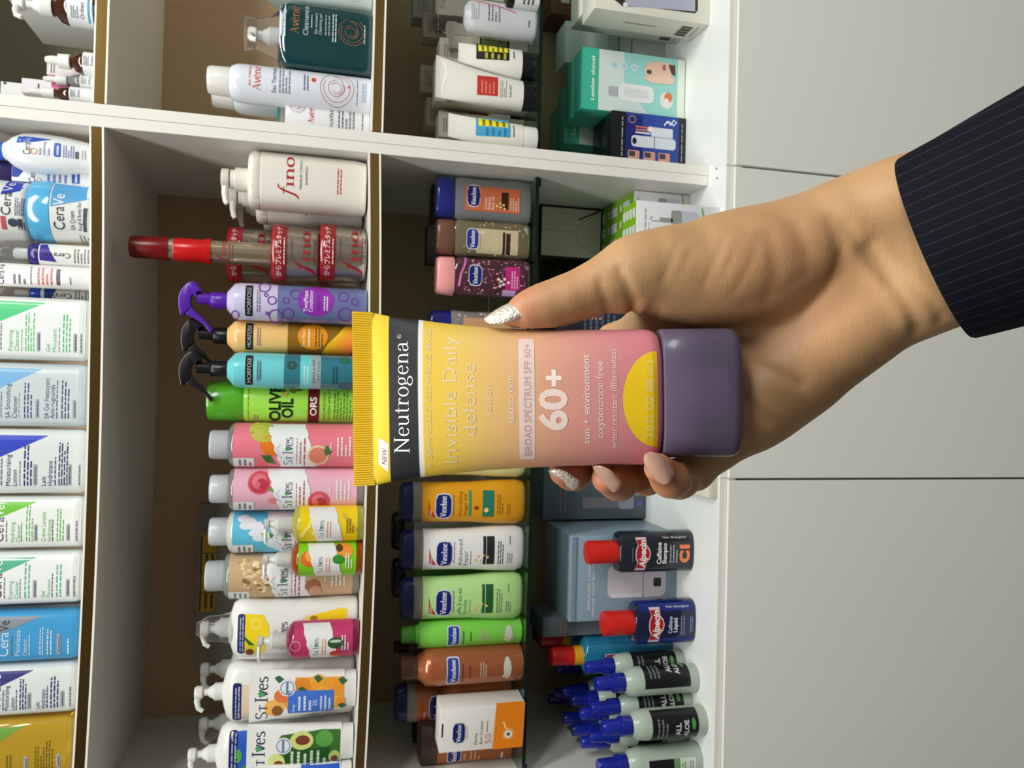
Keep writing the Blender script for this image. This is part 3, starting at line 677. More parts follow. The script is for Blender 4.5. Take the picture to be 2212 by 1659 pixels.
def ives(I, px, cap, pl, pr, m=None, l=3, peak=True):
    "the mountain, the leaf and the serif lettering"
    m = m or C(44, 52, 84); W = abs(pl-pr)
    I.text('ST', px, cap*.95, pl, pl-W*.33, m, l, serf=dict(thick=.1, thin=.03)); I.text('Ives', px+cap*.0, cap*1.02, pl-W*.4, pr, m, l, serf=dict(thick=.1, thin=.035))
    I.poly([(px-cap*.85, pl-W*.60), (px-cap*.55, pl-W*.52), (px-cap*.2, pl-W*.55), (px-cap*.5, pl-W*.66)], C(70, 160, 90), l+1)
    if peak: I.line([(px-cap*1.1, pl-W*.25), (px-cap*1.7, pl-W*.4), (px-cap*1.35, pl-W*.46), (px-cap*1.75, pl-W*.58), (px-cap*1.3, pl-W*.72)], cap*.08, C(150, 180, 214), l)
def shield(I, px, py, w_, hh, red=True, blue=None):
    "navy barrel shaped emblem with white lettering"
    def sh(k, m, l):
        a, b_ = w_/2*k, hh/2*k; P = [(px-b_, py-a*.55), (px-b_, py+a*.55), (px-b_*.72, py+a*.92), (px, py+a), (px+b_*.72, py+a*.92), (px+b_, py+a*.55), (px+b_, py-a*.55), (px+b_*.72, py-a*.92), (px, py-a), (px-b_*.72, py-a*.92)]
        I.poly(P, m, l)
    sh(1.1, C(214, 216, 226), 2); sh(1, blue or NV, 3)
    I.text('Vaseline', px+hh*.17, hh*.36, py+w_*.44, py-w_*.44, C(244, 244, 246), 4, serf=dict(thick=.13, thin=.05))
def cera(I, px, cap, pl, pr, m, m2, l=3, frac=.68):
    W = abs(pl-pr); I.text('Cera', px, cap, pl, pl-W*frac, m, l, bold=-.004); I.text('Ve', px, cap, pl-W*(frac+.03), pr, m2, l+1, bold=.0)
def dup(root, loc, label, rz=None, group=None):
    r = root.copy(); COL.objects.link(r); r.location = loc; r.location.x = max(XL+.03, r.location.x); r['label'] = label
    if rz is not None: r.rotation_euler = (0, 0, rz)
    if group: r['group'] = group; root['group'] = group
    for ch in list(root.children):
        c = ch.copy(); COL.objects.link(c); c.parent = r
        for g in ch.children:
            d = g.copy(); COL.objects.link(d); d.parent = c
    return r
def pump(I, z0, h, m, r=.012, spout=.03, ang=-2.6, x=0, body=True):
    "screw collar, stem and head with a spout; z0 = shoulder top"
    k = h
    b = lathe([(r, 0), (r*1.02, k*.06), (r*1.02, k*.30), (r*.8, k*.36), (r*.55, k*.5), (r*.42, k*.52), (r*.42, k*.72)], 28)
    o = mobj('pump_collar', b, m, I.r); o.location = (x, 0, z0)
    b = loft([(k*.7, r*.55, r*.55, 2), (k*.74, r*.75, r*.7, 2), (k*.92, r*.8, r*.72, 2), (k, r*.6, r*.55, 2)], 28)
    dx, dy = math.cos(ang), math.sin(ang)
    tube_mesh([(0, 0, k*.86), (dx*spout*.5, dy*spout*.5, k*.9), (dx*spout*.85, dy*spout*.85, k*.84), (dx*spout, dy*spout, k*.68)], [r*.42, r*.36, r*.3, r*.26], 10, b)
    o = mobj('pump_head', b, m, I.r); o.location = (x, 0, z0); return o
# ------------------------------------------------------------------ bottles with the wedge logo, upper shelf of the middle unit
def wedge_bottle(pa, pb, tri, tcol, T, label, body=None, top=-170, tint=None, Yf=.014, dep=.052, inset=True, tip=90, ve=None, cera_px=None):
    I = It('cleanser_bottle', label, 'bottle', top, None, pa, pb, 'A', dep, 'rounded pump bottles along the upper shelf', Yf=Yf)
    bm = body or C(226, 231, 228, .28); a, d, h = I.w/2-.0006, dep/2, I.h
    I.body([(0, a, d, 4), (h*.8, a, d, 4), (h*.9, a*.9, d*.92, 3.5), (h*.97, a*.62, d*.75, 3), (h, .016, .016, 2)], bm, e=.014)
    pump(I, h, .055, W_, .015, .035)
    lx, rx = pb-(pb-pa)*.09, pa+(pb-pa)*.1
    if inset: I.rect(-150, I.base-12, rx-5, lx+3, tint or C(238, 240, 238, .3), 1, r=.006)
    tw = (pb-pa)*.34
    I.poly([(-60, rx-1), (tip, rx), (-60, rx+tw*1.6)], tri, 2)
    cera(I, cera_px if cera_px is not None else 4, 22, lx-8, rx+6, INK if ve is None else ve, C(240, 242, 244) if ve is None else INK)
    I.micro((cera_px or 4)+2, (cera_px or 4)+8, lx-8, rx+tw, 1, GREY, 3)
    for px, s_, cap, ww, m in T:
        if s_ == '=': I.micro(px, px+cap, lx-7, lx-7-(pb-pa)*ww, max(1, round(cap/6)), m or tcol, 2)
        elif s_ == 'o': I.rect(px, px+8, lx-7-(pb-pa)*ww, lx-7, C(170, 170, 180), 2, r=.002); I.micro(px+2, px+7, lx-11, lx-3-(pb-pa)*ww, 1, C(60, 62, 76), 3)
        else: I.text(s_, px+cap, cap, lx-7, lx-7-(pb-pa)*ww, m or tcol, 3)
    return I.done(.005)
G1_, G2_, TL = C(70, 190, 110), C(84, 176, 60), C(88, 178, 140)
wedge_bottle(645, 781, C(84, 206, 134), G1_, [(24, 'Foaming', 9, .32, None), (37, 'Cleanser', 9, .32, None), (50, '=', 4, .34, GREY), (57, '=', 22, .6, None), (83, 'o', 8, .3, None), (102, 'Gel', 9, .12, None), (115, 'Moussant', 9, .36, None), (127, '=', 5, .4, GREY), (135, '=', 20, .6, None), (160, 'o', 8, .3, None), (172, '=', 7, .3, GREY)],
    'large white cleanser bottle with long green wedge, beside the blue-collared serum bottle', tip=99, cera_px=4)
wedge_bottle(785, 922, C(120, 178, 222), C(52, 66, 110), [(18, 'SA Smoothing', 10, .52, None), (32, 'Cleanser', 10, .34, None), (44, '=', 4, .4, GREY), (54, '=', 20, .55, None), (80, 'o', 8, .3, None), (98, 'SA Gel Nettoyant', 10, .62, None), (110, 'Anti-rugosités', 10, .52, None), (122, '=', 5, .6, None), (132, '=', 20, .6, None), (158, 'o', 8, .3, None)],
    'large frosted grey-blue bottle with pale blue wedge and navy text', body=C(196, 208, 212, .2, coat=.3), tint=C(204, 214, 216, .25), tip=92, ve=C(52, 66, 110))
wedge_bottle(925, 1064, C(38, 62, 190), C(46, 52, 120), [(18, 'Moisturising', 10, .47, None), (32, 'Lotion', 9, .24, None), (45, '=', 4, .4, GREY), (53, '=', 20, .62, None), (75, 'o', 8, .33, None), (92, 'Lait', 9, .14, None), (105, 'Hydratant', 10, .38, None), (118, '=', 5, .44, None), (126, '=', 22, .66, None), (147, 'o', 8, .33, None), (168, '=', 7, .32, GREY)],
    'large white lotion bottle with royal blue wedge and navy text', inset=False, tip=104)
wedge_bottle(1068, 1179, C(112, 196, 60), G2_, [(30, 'Hydrating', 9, .38, None), (42, 'Cleanser', 9, .33, None), (51, '=', 4, .38, INK), (60, '=', 17, .68, None), (78, 'o', 8, .33, None), (93, 'Crème Lavante', 9, .56, None), (105, 'Hydratante', 9, .42, None), (114, '=', 5, .42, INK), (123, '=', 18, .62, None), (145, 'o', 8, .33, None), (162, '=', 7, .4, GREY)],
    'white cleanser bottle with grass-green wedge, between royal blue and teal wedges', top=-110, tip=82, cera_px=17)
wedge_bottle(1184, 1298, C(88, 180, 140), TL, [(26, 'Foaming', 9, .33, None), (38, 'Cleanser', 9, .33, None), (48, '=', 4, .38, INK), (56, '=', 15, .66, None), (76, 'o', 8, .34, None), (93, 'Gel', 8, .13, None), (104, 'Moussant', 8, .34, None), (113, '=', 5, .45, INK), (121, '=', 15, .62, None), (144, 'o', 8, .34, None), (157, '=', 7, .4, GREY)],
    'white cleanser bottle with teal-green wedge and crinkled clear wrap', top=-110, tip=82, cera_px=13)
I = wedge_bottle(1309, 1418, C(134, 140, 150), C(206, 226, 240), [(40, 'Psoriasis', 11, .5, None), (56, 'Cleanser', 8, .32, None), (66, '=', 5, .42, None), (88, '=', 10, .55, None), (102, '=', 14, .5, None), (125, 'o', 8, .4, None), (144, '=', 8, .3, None)],
    'bright sky-blue bottle with grey wedge and white text', body=C(72, 160, 214, .25), inset=False, top=-110, tip=92, ve=C(220, 234, 244), cera_px=27)
b_ = It('cleanser_bottle', 'deep blue bottle squeezed in behind, seen only at the edge of the sky-blue one', 'bottle', -60, None, 1296, 1330, 'A', .05, Yf=.08); b_.body([(0, b_.w/2, .025, 4), (b_.h, b_.w/2, .025, 4)], C(44, 110, 158), e=.01)
wedge_bottle(1422, 1531, C(52, 54, 124), C(54, 56, 124), [(18, 'Moisturising', 9, .48, None), (30, 'Lotion', 9, .25, None), (40, '=', 4, .4, None), (47, '=', 16, .6, None), (64, 'o', 8, .33, None), (81, 'Lait', 8, .14, None), (92, 'Hydratant', 9, .38, None), (102, '=', 5, .44, None), (109, '=', 20, .62, None), (132, 'o', 8, .33, None), (148, '=', 7, .4, GREY)],
    'white lotion bottle with dusky purple-blue wedge, beside the yellow oil bottle', inset=False, top=-110, tip=75, cera_px=10)
wedge_bottle(1537, 1660, C(110, 160, 60), C(120, 104, 30), [(20, '=', 14, .3, None), (58, 'o', 8, .25, None), (78, '=', 22, .4, None), (100, '=', 18, .5, None), (124, 'o', 8, .25, None)],
    'see-through golden yellow cleansing oil bottle at the left end', body=mat((226, 186, 60), .08, trans=.45, coat=.5), inset=False, top=-100, tip=55, cera_px=-6)
# the first lotion with the blue cap
I = It('lotion_bottle', 'white oval lotion bottle with bright blue cap next to the divider', 'bottle', 14, None, 291, 377, 'A', .042, Yf=.02, pm=100)
h, a = I.h, I.w/2
I.body([(0, a*.70, .016, 2.3), (h*.1, a*.76, .0185, 2.3), (h*.35, a*.93, .021, 2.3), (h*.6, a, .021, 2.3), (h*.8, a*.93, .021, 2.2), (h*.9, a*.74, .019, 2.1), (h*.97, a*.48, .015, 2), (h, a*.42, .014, 2)], C(234, 236, 236, .25), e=.006)
o = mobj('cap', lathe([(a*.42, 0), (a*.44, .004), (a*.44, .036), (a*.4, .04)]), C(50, 112, 214, .22), I.r); o.location = (0, 0, h)
I.poly([(45, 322), (48, 305), (115, 308), (70, 320)], C(50, 84, 186), 1)
cera(I, 74, 15, 345, 309, C(60, 64, 76), C(180, 200, 226)); I.ring(81, 337, 7, 2, C(226, 160, 110), 2)
for px, s_ in ((96, 'facial'), (104, 'moisturising'), (113, 'lotion')): I.text(s_, px, 6, 344, 344-len(s_)*2.4, C(60, 90, 176), 2)
I.rect(121, 135, 315, 345, C(56, 96, 188), 1, r=.002); I.micro(124, 132, 341, 320, 1, W_, 2); I.micro(138, 162, 345, 318, 5, C(110, 130, 190)); I.rect(164, 171, 330, 345, C(90, 94, 110), 2); I.micro(175, 186, 345, 325, 2, C(190, 180, 176))
I.done()
# carton, purple pack on it
I = It('cream_carton', 'slim white cream carton with navy corner between the oval bottle and the tubs', 'box', 37, None, 373, 404, 'A', .04, Yf=.045)
I.carton(C(228, 232, 234)); I.poly([(38, 396), (38, 374), (66, 374), (50, 396)], C(40, 60, 160)); I.text('Cera', 84, 13, 404, 378, INK); I.ring(92, 398, 5, 1.5, C(226, 160, 110), 2); I.micro(104, 150, 403, 378, 4, C(90, 120, 190)); I.rect(158, 174, 374, 400, C(44, 84, 190)); I.micro(161, 171, 398, 376, 1, W_, 2); I.done(0, front=I.flat())
zt_ = I.P.z+I.h
I = It('cream_carton', 'dark purple pack with white letters lying on top of the slim carton', 'box', -50, 37, 352, 396, 'A', .04, Yf=.05, on=zt_+.0003)
I.carton(C(38, 28, 84)); I.text('ve', 10, 16, 392, 362, C(190, 190, 220)); I.done(0, front=I.flat())
# tubs
I = It('cream_tub', 'white cream tub with sky-blue lid and blue corner, at the front of the upper shelf', 'tub', 80, None, 396, 529, 'A', .083, Yf=.012, pm=150)
r_ = I.w/2; hl = I.h-(I.h)*(122-80)/(I.base-80)
I.body([(0, r_*.93, r_*.93, 2), (hl, r_*.985, r_*.985, 2)], C(232, 233, 230, .25), e=.008)
o = mobj('lid', lathe([(r_*.98, hl), (r_, hl+.001), (r_, I.h-.004), (r_*.97, I.h-.001), (r_*.9, I.h)], 64), C(86, 176, 222, .12, coat=.6), I.r)
I.poly([(124, 462), (124, 406), (197, 409), (192, 440)], C(84, 160, 214)); cera(I, 148, 20, 506, 433, C(50, 52, 66), C(240, 242, 244), frac=.62)
I.text('SA Cream', 166, 8, 505, 468, C(60, 62, 76)); I.text('for', 170, 3, 490, 484, GREY); I.text('Rough & Bumpy Skin', 178, 6.5, 505, 449, C(60, 62, 76)); I.poly([(180, 507), (186, 507), (190, 460), (183, 460)], C(84, 86, 98), 2); I.micro(168, 195, 528, 513, 4, GREY)
I.done(.003); tubz = I.P.z+I.h; tubI = I
I = It('cream_tub', 'white cream tub with navy corner and red strip stacked on the sky-blue lid', 'tub', -70, 78, 392, 530, 'A', .083, Y=tubI.P.y, on=tubz+.0004, pm=40)
r_ = I.w/2; I.base = proj((I.P.x, I.P.y-r_, I.P.z))[0]
I.body([(0, r_*.95, r_*.95, 2), (I.h*.7, r_*.99, r_*.99, 2)], C(230, 231, 230, .25), e=.008)
mobj('lid', lathe([(r_*.98, I.h*.7), (r_, I.h*.71), (r_, I.h-.004), (r_*.9, I.h)], 64), C(236, 236, 236, .15), I.r)
I.poly([(8, 436), (12, 398), (80, 398), (72, 420)], C(44, 60, 176)); cera(I, 27, 17, 478, 404, C(50, 52, 66), C(236, 238, 244), frac=.66); I.rect(9, 18, 481, 506, C(190, 84, 90)); I.ell(30, 492, 9, 8, C(60, 66, 84)); I.rect(38, 46, 484, 500, C(70, 74, 90)); I.micro(36, 62, 505, 485, 3, C(70, 74, 90)); I.micro(33, 72, 478, 440, 5, C(110, 112, 140)); I.done(.003)
# serum pump, gel tube and blue serum behind
def serum(pa, pb, col, lab, Yf, label, dep=.04):
    I = It('serum_pump_bottle', label, 'bottle', 68, None, pa, pb, 'A', dep, Yf=Yf); r_ = I.w/2; h = I.h
    I.body([(0, r_, r_, 2), (h*.84, r_, r_, 2)], W_, e=.005)
    mobj('collar', lathe([(r_*1.01, h*.84), (r_*1.02, h*.86), (r_*.98, h*.965), (r_*.85, h)], 40), col, I.r)
    o = mobj('pump_head', lathe([(r_*.4, h), (r_*.42, h+.018), (r_*.3, h+.02)], 24), W_, I.r)
    mobj('clear_cap', lathe([(r_*.95, h), (r_*.96, h+.03), (r_*.85, h+.038), (r_*.5, h+.04)], 40), mat((236, 240, 244), .05, trans=.9, ior=1.2), I.r)
    m_ = (pa+pb)/2; q = (pb-pa)/2
    I.poly([(92, m_+q*.6), (92, m_-q*.85), (105, m_-q*.85), (125, m_+q*.7)] if pb < 600 else [(98, m_+q*.9), (98, m_-q*.9), (123, m_-q*.9), (112, m_+q*.9)], lab, 1)
    I.art.text('CeraVe', I.U(m_-q*.1), I.V(128), 11*I.h/(I.base-I.top), INK, 3, w=I.V(98)-I.V(150), rot=math.pi/2)
    I.micro(158, 192, m_+q*.7, m_-q*.6, 5, GREY); return I.done(.002)
serum(528, 576, C(52, 40, 120, .2), C(66, 44, 150), .018, 'white serum bottle with clear cap and dark purple collar')
I = It('cream_tube', 'slim white gel tube standing on its cap beside the purple-collared serum', 'tube', -40, None, 574, 624, 'A', .036, Yf=.014)
a = I.w/2; h = I.h
I.body([(.026, a, .017, 2.2), (h*.4, a, .013, 2.2), (h*.8, a, .006, 2.4), (h, a, .0012, 3)], C(232, 230, 228, .3))
mobj('cap', loft([(0, a*.96, .0165, 2.2), (.002, a*.99, .0172, 2.2), (.026, a*.99, .0172, 2.2)], 40), W_, I.r)
cera(I, 10, 13, 620, 578, INK, INK); I.micro(26, 58, 618, 598, 3, C(90, 84, 84)); I.micro(64, 70, 618, 580, 1, GREY); I.micro(78, 115, 618, 582, 4, C(214, 110, 104)); I.rect(122, 130, 584, 618, C(84, 86, 96), 2); I.micro(148, 156, 616, 600, 1, GREY); I.done()
serum(622, 650, C(40, 84, 200, .2), C(28, 70, 160), .05, 'blue-collared serum bottle wedged between the gel tube and the green-wedge bottle')
# ------------------------------------------------------------------ upper shelf, right unit
I = It('shipping_carton', 'large plain grey-white carton in the corner behind the brown pump bottle', 'box', 57, None, -60, 47, 'RA', .16, Yf=.055, pm=60)
I.carton(C(224, 224, 220, .5)); b = Art(); b.poly([(-.07, .11), (-.062, .11), (-.01, .0), (-.02, .0)], C(40, 130, 110)); o = b.build(I.r, lambda u, v: (-I.w/2, u, v), 0, 'stripe', 0, 0)
for v in o.data.vertices: v.co.x = -I.w/2-.0004; 
AMB = mat((84, 34, 14), .04, trans=.5, coat=.8); 
def dropper(top, pa, pb, glass, label, Yf, txt=True, group=None, k=(96, 125, 148, 175), cap=W_):
    I = It('dropper_bottle', label, 'bottle', top, None, pa, pb, 'RA', .034, group, Yf=Yf, pm=190); r_ = I.w/2
    z = [I.V(p) for p in k]
    I.body([(0, r_, r_, 2), (z[3]*1.0, r_, r_, 2), (z[3]+(z[2]-z[3])*.55, r_*.8, r_*.8, 2), (z[3]+(z[2]-z[3])*.75, r_*.5, r_*.5, 2), (z[2], r_*.46, r_*.46, 2)], glass, e=.003)
    mobj('collar', lathe([(r_*.6, z[2]-.001), (r_*.66, z[2]), (r_*.62, z[1]), (r_*.4, z[1]+.001)]), cap, I.r)
    mobj('rubber_bulb', lathe([(r_*.36, z[1]), (r_*.4, z[1]+.006), (r_*.36, z[0]-.006), (r_*.24, z[0]-.001), (.0005, z[0])]), C(232, 230, 222, .5), I.r)
    b = lathe([(r_+.0002, I.V(212)), (r_+.0002, z[3]-.002)], 40); mobj('paper_wrap', b, C(232, 234, 234, .5), I.r)
    m_, q = (pa+pb)/2, (pb-pa)/2
    I.text('Ordinary.', k[3]+26, 6, m_+q*.5, m_-q*.5, INK, 4, serf=None); I.micro(k[3]+5, k[3]+17, m_+q*.5, m_-q*.4, 4, GREY, 4); return I.done(.003)
dropper(96, 115, 162, AMB, 'small amber dropper bottle with white bulb, standing clear of the others', .02)
dropper(92, 163, 196, C(120, 122, 120, .08), 'grey glass dropper bottle between the two amber dropper bottles', .03, k=(92, 120, 141, 168))
dropper(62, 192, 226, AMB, 'amber dropper bottle half hidden by the white divider', .018, k=(62, 90, 114, 145))
I = It('pump_bottle', 'big amber pump bottle with white label and light blue line', 'bottle', 112, None, -8, 60, 'RA', .05, Yf=.02, pm=190); r_ = I.w/2
I.body([(0, r_, r_, 2), (I.V(150), r_, r_, 2), (I.V(132), r_*.85, r_*.85, 2), (I.V(122), r_*.5, r_*.5, 2), (I.h, r_*.48, r_*.48, 2)], AMB, e=.003)
mobj('paper_wrap', lathe([(r_+.0002, .01), (r_+.0002, I.V(149))], 48), C(232, 236, 238, .5), I.r); pump(I, I.h-.002, .05, W_, .013, .03)
I.text('Ordinary.', 183, 8, 52, 20, INK, 4); I.micro(156, 172, 52, 30, 4, GREY, 4); I.rect(190, 194, -5, 57, C(70, 160, 210), 4); I.micro(198, 206, 50, 25, 2, C(110, 160, 190), 4); I.done(.003)
def pack(name, label, top, base, pa, pb, sh, dep, Yf, col, fn=None, on=None, rz=0, cat='box', group=None, pm=None, rough=.5):
    I = It(name, label, cat, top, base, pa, pb, sh, dep, group, Yf=Yf, on=on, rz=rz, pm=pm); I.carton(C(*col, rough))
    if fn: fn(I); I.done(0, front=I.flat())
    return I
pack('serum_carton', 'small grey-white carton behind the clear amber dropper bottle', 108, None, 143, 170, 'RA', .03, .07, (216, 214, 210), lambda I: I.micro(114, 125, 166, 148, 2, GREY))
pack('serum_carton', 'pale lilac carton with small print beside the divider', 54, None, 183, 214, 'RA', .03, .075, (226, 222, 228), lambda I: I.micro(84, 92, 204, 192, 1, INK))
pack('serum_carton', 'tiny pink carton showing above the amber bottle by the divider', 118, None, 170, 201, 'RA', .03, .052, (214, 92, 140))
pack('serum_carton', 'tall white carton with dark end mark, topmost beside the divider', 10, None, 196, 232, 'RA', .035, .11, (232, 232, 228), lambda I: I.rect(16, 22, 197, 202, INK))
# ------------------------------------------------------------------ middle shelf, middle unit
RED = C(176, 34, 40)
def fino_text(I, px, cap, pl, pr, m=RED, l=3):
    W = abs(pl-pr); I.text('f', px, cap, pl, pl-W*.32, m, l, serf=dict(thick=.085, thin=.03, shear=.1)); I.text('ino', px, cap*.66, pl-W*.26, pr, m, l, serf=dict(thick=.1, thin=.03))
def fino_pump(top, base, pa, pb, Yf, label, txt=True):
    I = It('shampoo_pump_bottle', label, 'bottle', top, base, pa, pb, 'B', .07, 'ivory shampoo pump bottles by the divider', Yf=Yf)
    a, d, h = I.w/2, .035, I.h; f = lambda px: h*(base-px)/(base-top)
    M_iv = C(230, 224, 214, .3)
    I.body([(0, a*.92, d*.92, 3.4), (f(base-25), a*.97, d*.97, 3.4), (f(top+88), a, d, 3.2), (f(top+87), a*.975, d*.975, 3.2), (f(top+85), a*.975, d*.975, 3.2), (f(top+84), a*.99, d*.99, 3.2), (f(top+66), a*.97, d*.97, 3), (f(top+60), a*.90, d*.9, 2.8), (f(top+57), a*.38, d*.5, 2)], M_iv, e=.003)
    b = bmesh.new(); fr = front_of([(0, a*.985, d*.985, 3.2), (1, a*.985, d*.985, 3.2)])
    for i in range(-10, 11):
        u = i*a/11; tube_mesh([(u-.0015, fr(u-.0015, 0), f(top+81)), (u+.001, fr(u+.001, 0)-.0003, f(top+75)), (u+.002, fr(u+.002, 0), f(top+69))], .0006, 5, b)
    mobj('embossed_band', b, M_iv, I.r)
    r_ = a*.42
    mobj('pump_collar', lathe([(r_, f(top+58)), (r_, f(top+31)), (r_*.95, f(top+30)), (r_*.8, f(top+29)), (r_*.8, f(top+20)), (r_*.45, f(top+19)), (r_*.45, f(top+14))]), M_iv, I.r)
    b = lathe([(r_*.8, f(top+17)), (r_*.84, f(top+15)), (r_*.84, f(top+2)), (r_*.7, f(top))])
    tube_mesh([(0, 0, f(top+9)), (-.024, -.006, f(top+9)), (-.036, -.010, f(top+12)), (-.040, -.011, f(top+16))], [.006, .0048, .0042, .0036], 10, b)
    mobj('pump_head', b, M_iv, I.r)
    if txt:
        dx = top-480; fino_text(I, 637+dx, 34, 440, 352); I.text('PREMIUM TOUCH', 655+dx, 5, 420, 359, C(80, 74, 74)); I.text('SHAMPOO', 667+dx, 5, 410, 370, C(80, 74, 74)); I.micro(729+dx, 742+dx, 424, 368, 2, C(206, 90, 90))
    else:
        dx = top-480; c = (pa+pb)/2-398; fino_text(I, 637+dx, 34, 440+c, 352+c)
    return I.done(.003)
fino_pump(480, 797, 339, 458, .014, 'ivory shampoo pump bottle with red script, nearest the divider and frontmost')
fino_pump(497, 789, 372, 489, None if False else .094, 'second ivory shampoo pump bottle, peeking out behind the front one', False)
fino_pump(513, 782, 393, 505, .172, 'third ivory shampoo bottle, deepest on the shelf and mostly hidden', False)
# jars shrink-wrapped in red-lidded stacks
M_wrap = mat((250, 250, 250), .05, trans=1, ior=1.08)
def jar(I0, px0, px1, px2, pa, pb, label, Yf, on=None, txt=True):
    "lid px0..px1, jar px1..px2"
    I = It('hair_mask_jar', label, 'jar', px0, px2, pa, pb, 'B', .068, 'red-lidded hair mask jars in clear wrap', Yf=Yf, on=on)
    r_ = I.w/2; hl = I.V(px1)
    I.body([(0, r_*.88, r_*.88, 2), (hl, r_*.93, r_*.93, 2)], mat((200, 190, 176), .2, metal=.85, coat=.5), e=.006, N=56)
    mobj('lid', lathe([(r_*.93, hl), (r_*.985, hl+.0006), (r_, hl+.002), (r_, I.h-.004), (r_*.95, I.h-.0006), (r_*.9, I.h)], 56), C(164, 24, 34, .25, coat=.6), I.r)
    b = lathe([(r_*.985, .0015), (r_*1.02, hl*.5), (r_*1.03, hl), (r_*1.035, I.h-.002), (r_*.99, I.h+.0008)], 48)
    for v in b.verts: v.co.x *= 1+.012*math.sin(v.co.z*420+v.co.y*160); v.co.y *= 1+.012*math.sin(v.co.z*300+v.co.x*190)
    if txt:
        mid = (pa+pb)/2
        I.text('からプレミアムタッチ', px0+21, 10, pb-8, pa+8, C(238, 214, 210), 6, bold=.02); I.micro(px0+24, px0+30, mid+30, mid-26, 1, C(238, 214, 210), 6)
        L = px2-px1; I.secs = [(0, r_*.91, r_*.91, 2), (hl*.98, r_*.95, r_*.95, 2), (hl, r_*1.01, r_*1.01, 2), (I.h, r_*1.01, r_*1.01, 2)]
        fino_text(I, px1+L*.72, 34, pb-12, pa+14); I.micro(px1+L*.8, px1+L*.96, mid+26, mid-30, 2, C(120, 70, 60), 3); I.micro(px1+L*.1, px1+L*.18, mid+20, mid-26, 1, C(120, 70, 60), 3)
        I.done(.003)
    mobj('shrink_wrap', b, M_wrap, I.r); return I
J1 = jar(None, 693, 727, 796, 491, 610, 'wrapped silver hair mask jar with red lid, lower one of the front pair', .016)
J2 = jar(None, 589, 622, 693, 491, 611, 'wrapped silver hair mask jar with red lid, upper one of the front pair', .016, on=J1.P.z+J1.h+.001)
zz = J1.P.z
for k, lb in enumerate(('bottom hair mask jar of the rear stack, hidden behind the front pair', 'middle hair mask jar of the rear stack', 'topmost hair mask jar of the rear stack, beside the tall silver bottle')):
    dup(J1.r, (J1.P.x+.003, J1.P.y+.086, zz+k*(J1.h+.0012)), lb)
I = It('hair_oil_bottle', 'tall slim silver bottle with dark red top, balanced on the front jar stack', 'bottle', 281, 590, 523, 572, 'B', .028, Y=J2.P.y+.002, on=J2.P.z+J2.h+.0006, pm=520)
r_ = I.w/2; h = I.h; f = I.V
I.body([(0, r_, r_, 2), (f(454), r_, r_, 2)], mat((206, 188, 160), .16, metal=.85), e=.002)
mobj('red_cap', lathe([(r_*1.12, f(455)), (r_*1.12, f(442)), (r_*1.0, f(441)), (r_, f(376)), (r_*.97, f(374))], 40), C(196, 22, 24, .2), I.r)
mobj('silver_ring', lathe([(r_*.95, f(376)), (r_*.95, f(362))], 40), mat((226, 214, 196), .15, metal=.9), I.r)
mobj('dark_red_top', lathe([(r_*1.06, f(364)), (r_*1.06, f(352)), (r_*.98, f(350)), (r_*.97, f(288)), (r_*.88, f(282)), (r_*.8, f(281))], 40), C(112, 14, 14, .25), I.r)
fino_text(I, 488, 20, 570, 526); I.micro(492, 506, 566, 534, 2, C(120, 80, 60)); I.done(.002)
# trigger sprayers
def trigger(I, px0, col, k=1.0, mid=None):
    "head outline read with the neck at photo y 654 and shifted to this bottle"
    ox = (I.pa+I.pb)/2-656
    Z = lambda pts: [(I.U(580+y/5.027+ox), I.V(px0+(x-150)/5.027)) for x, y in pts]
    head = Z(spline([(352, 400), (350, 318), (398, 305), (368, 250), (335, 212), (292, 200), (240, 222), (190, 280), (158, 350), (155, 440), (170, 520), (182, 556), (226, 548), (240, 515), (262, 500), (286, 470), (280, 400), (296, 345), (318, 345)], 4))
    b = prism(head, -.0065, .0065, .0016); mobj('spray_head', b, col, I.r, ang=40)
    trig = Z(spline([(238, 500), (284, 440), (320, 500), (400, 565), (455, 625), (516, 695), (492, 725), (430, 655), (330, 590), (236, 545)], 4))
    mobj('trigger', prism(trig, -.0045, .0045, .0014), col, I.r, ang=40)
    b = bmesh.new(); x0 = I.U(654+ox)
    loft([(I.V(px0+(480-150)/5.027), .0085, .0085, 2, x0, 0), (I.V(px0+(345-150)/5.027), .0075, .0075, 2.4, x0, 0)], 24, b)
    mobj('pump_housing', b, col, I.r)
    r_ = 17.5*I.w/(I.pb-I.pa); zc = I.V(px0+(660-150)/5.027)
    mobj('collar', lathe([(r_, zc), (r_, zc+(I.V(0)-I.V(30))), (r_*.9, zc+(I.V(0)-I.V(33))), (r_*.75, zc+(I.V(0)-I.V(36)))], 40), col, I.r)
def sprayer(pa, pb, body_top, label, col, cols, base=799, Yf=.02):
    I = It('spray_bottle', label, 'bottle', 493, base, pa, pb, 'B', .052, 'slim two-tone spray bottles', Yf=Yf); r_ = I.w/2; f = I.V
    up, lo, split = cols
    I.body([(0, r_, r_, 2), (f(split), r_, r_, 2)], lo, 'lower_body', e=.004)
    I.secs = [(f(split)+.0002, r_, r_, 2), (f(520), r_, r_, 2), (f(508), r_*.93, r_*.93, 2), (f(500), r_*.7, r_*.7, 2), (f(493), r_*.5, r_*.5, 2)]
    mobj('upper_body', loft(I.secs, 48), up, I.r)
    I.secs = [(0, r_, r_, 2), (f(520), r_, r_, 2), (f(505), r_*.9, r_*.9, 2)]
    I.rect(533, 549, pa+7, pb-7, C(18, 18, 22), 2, r=.002); I.text('MORFOSE', 546, 9, pb-12, pa+12, C(206, 206, 210), 3, bold=-.01); I.micro(556, 566, pb-16, pa+16, 2, C(120, 120, 140))
    trigger(I, body_top, col); return I
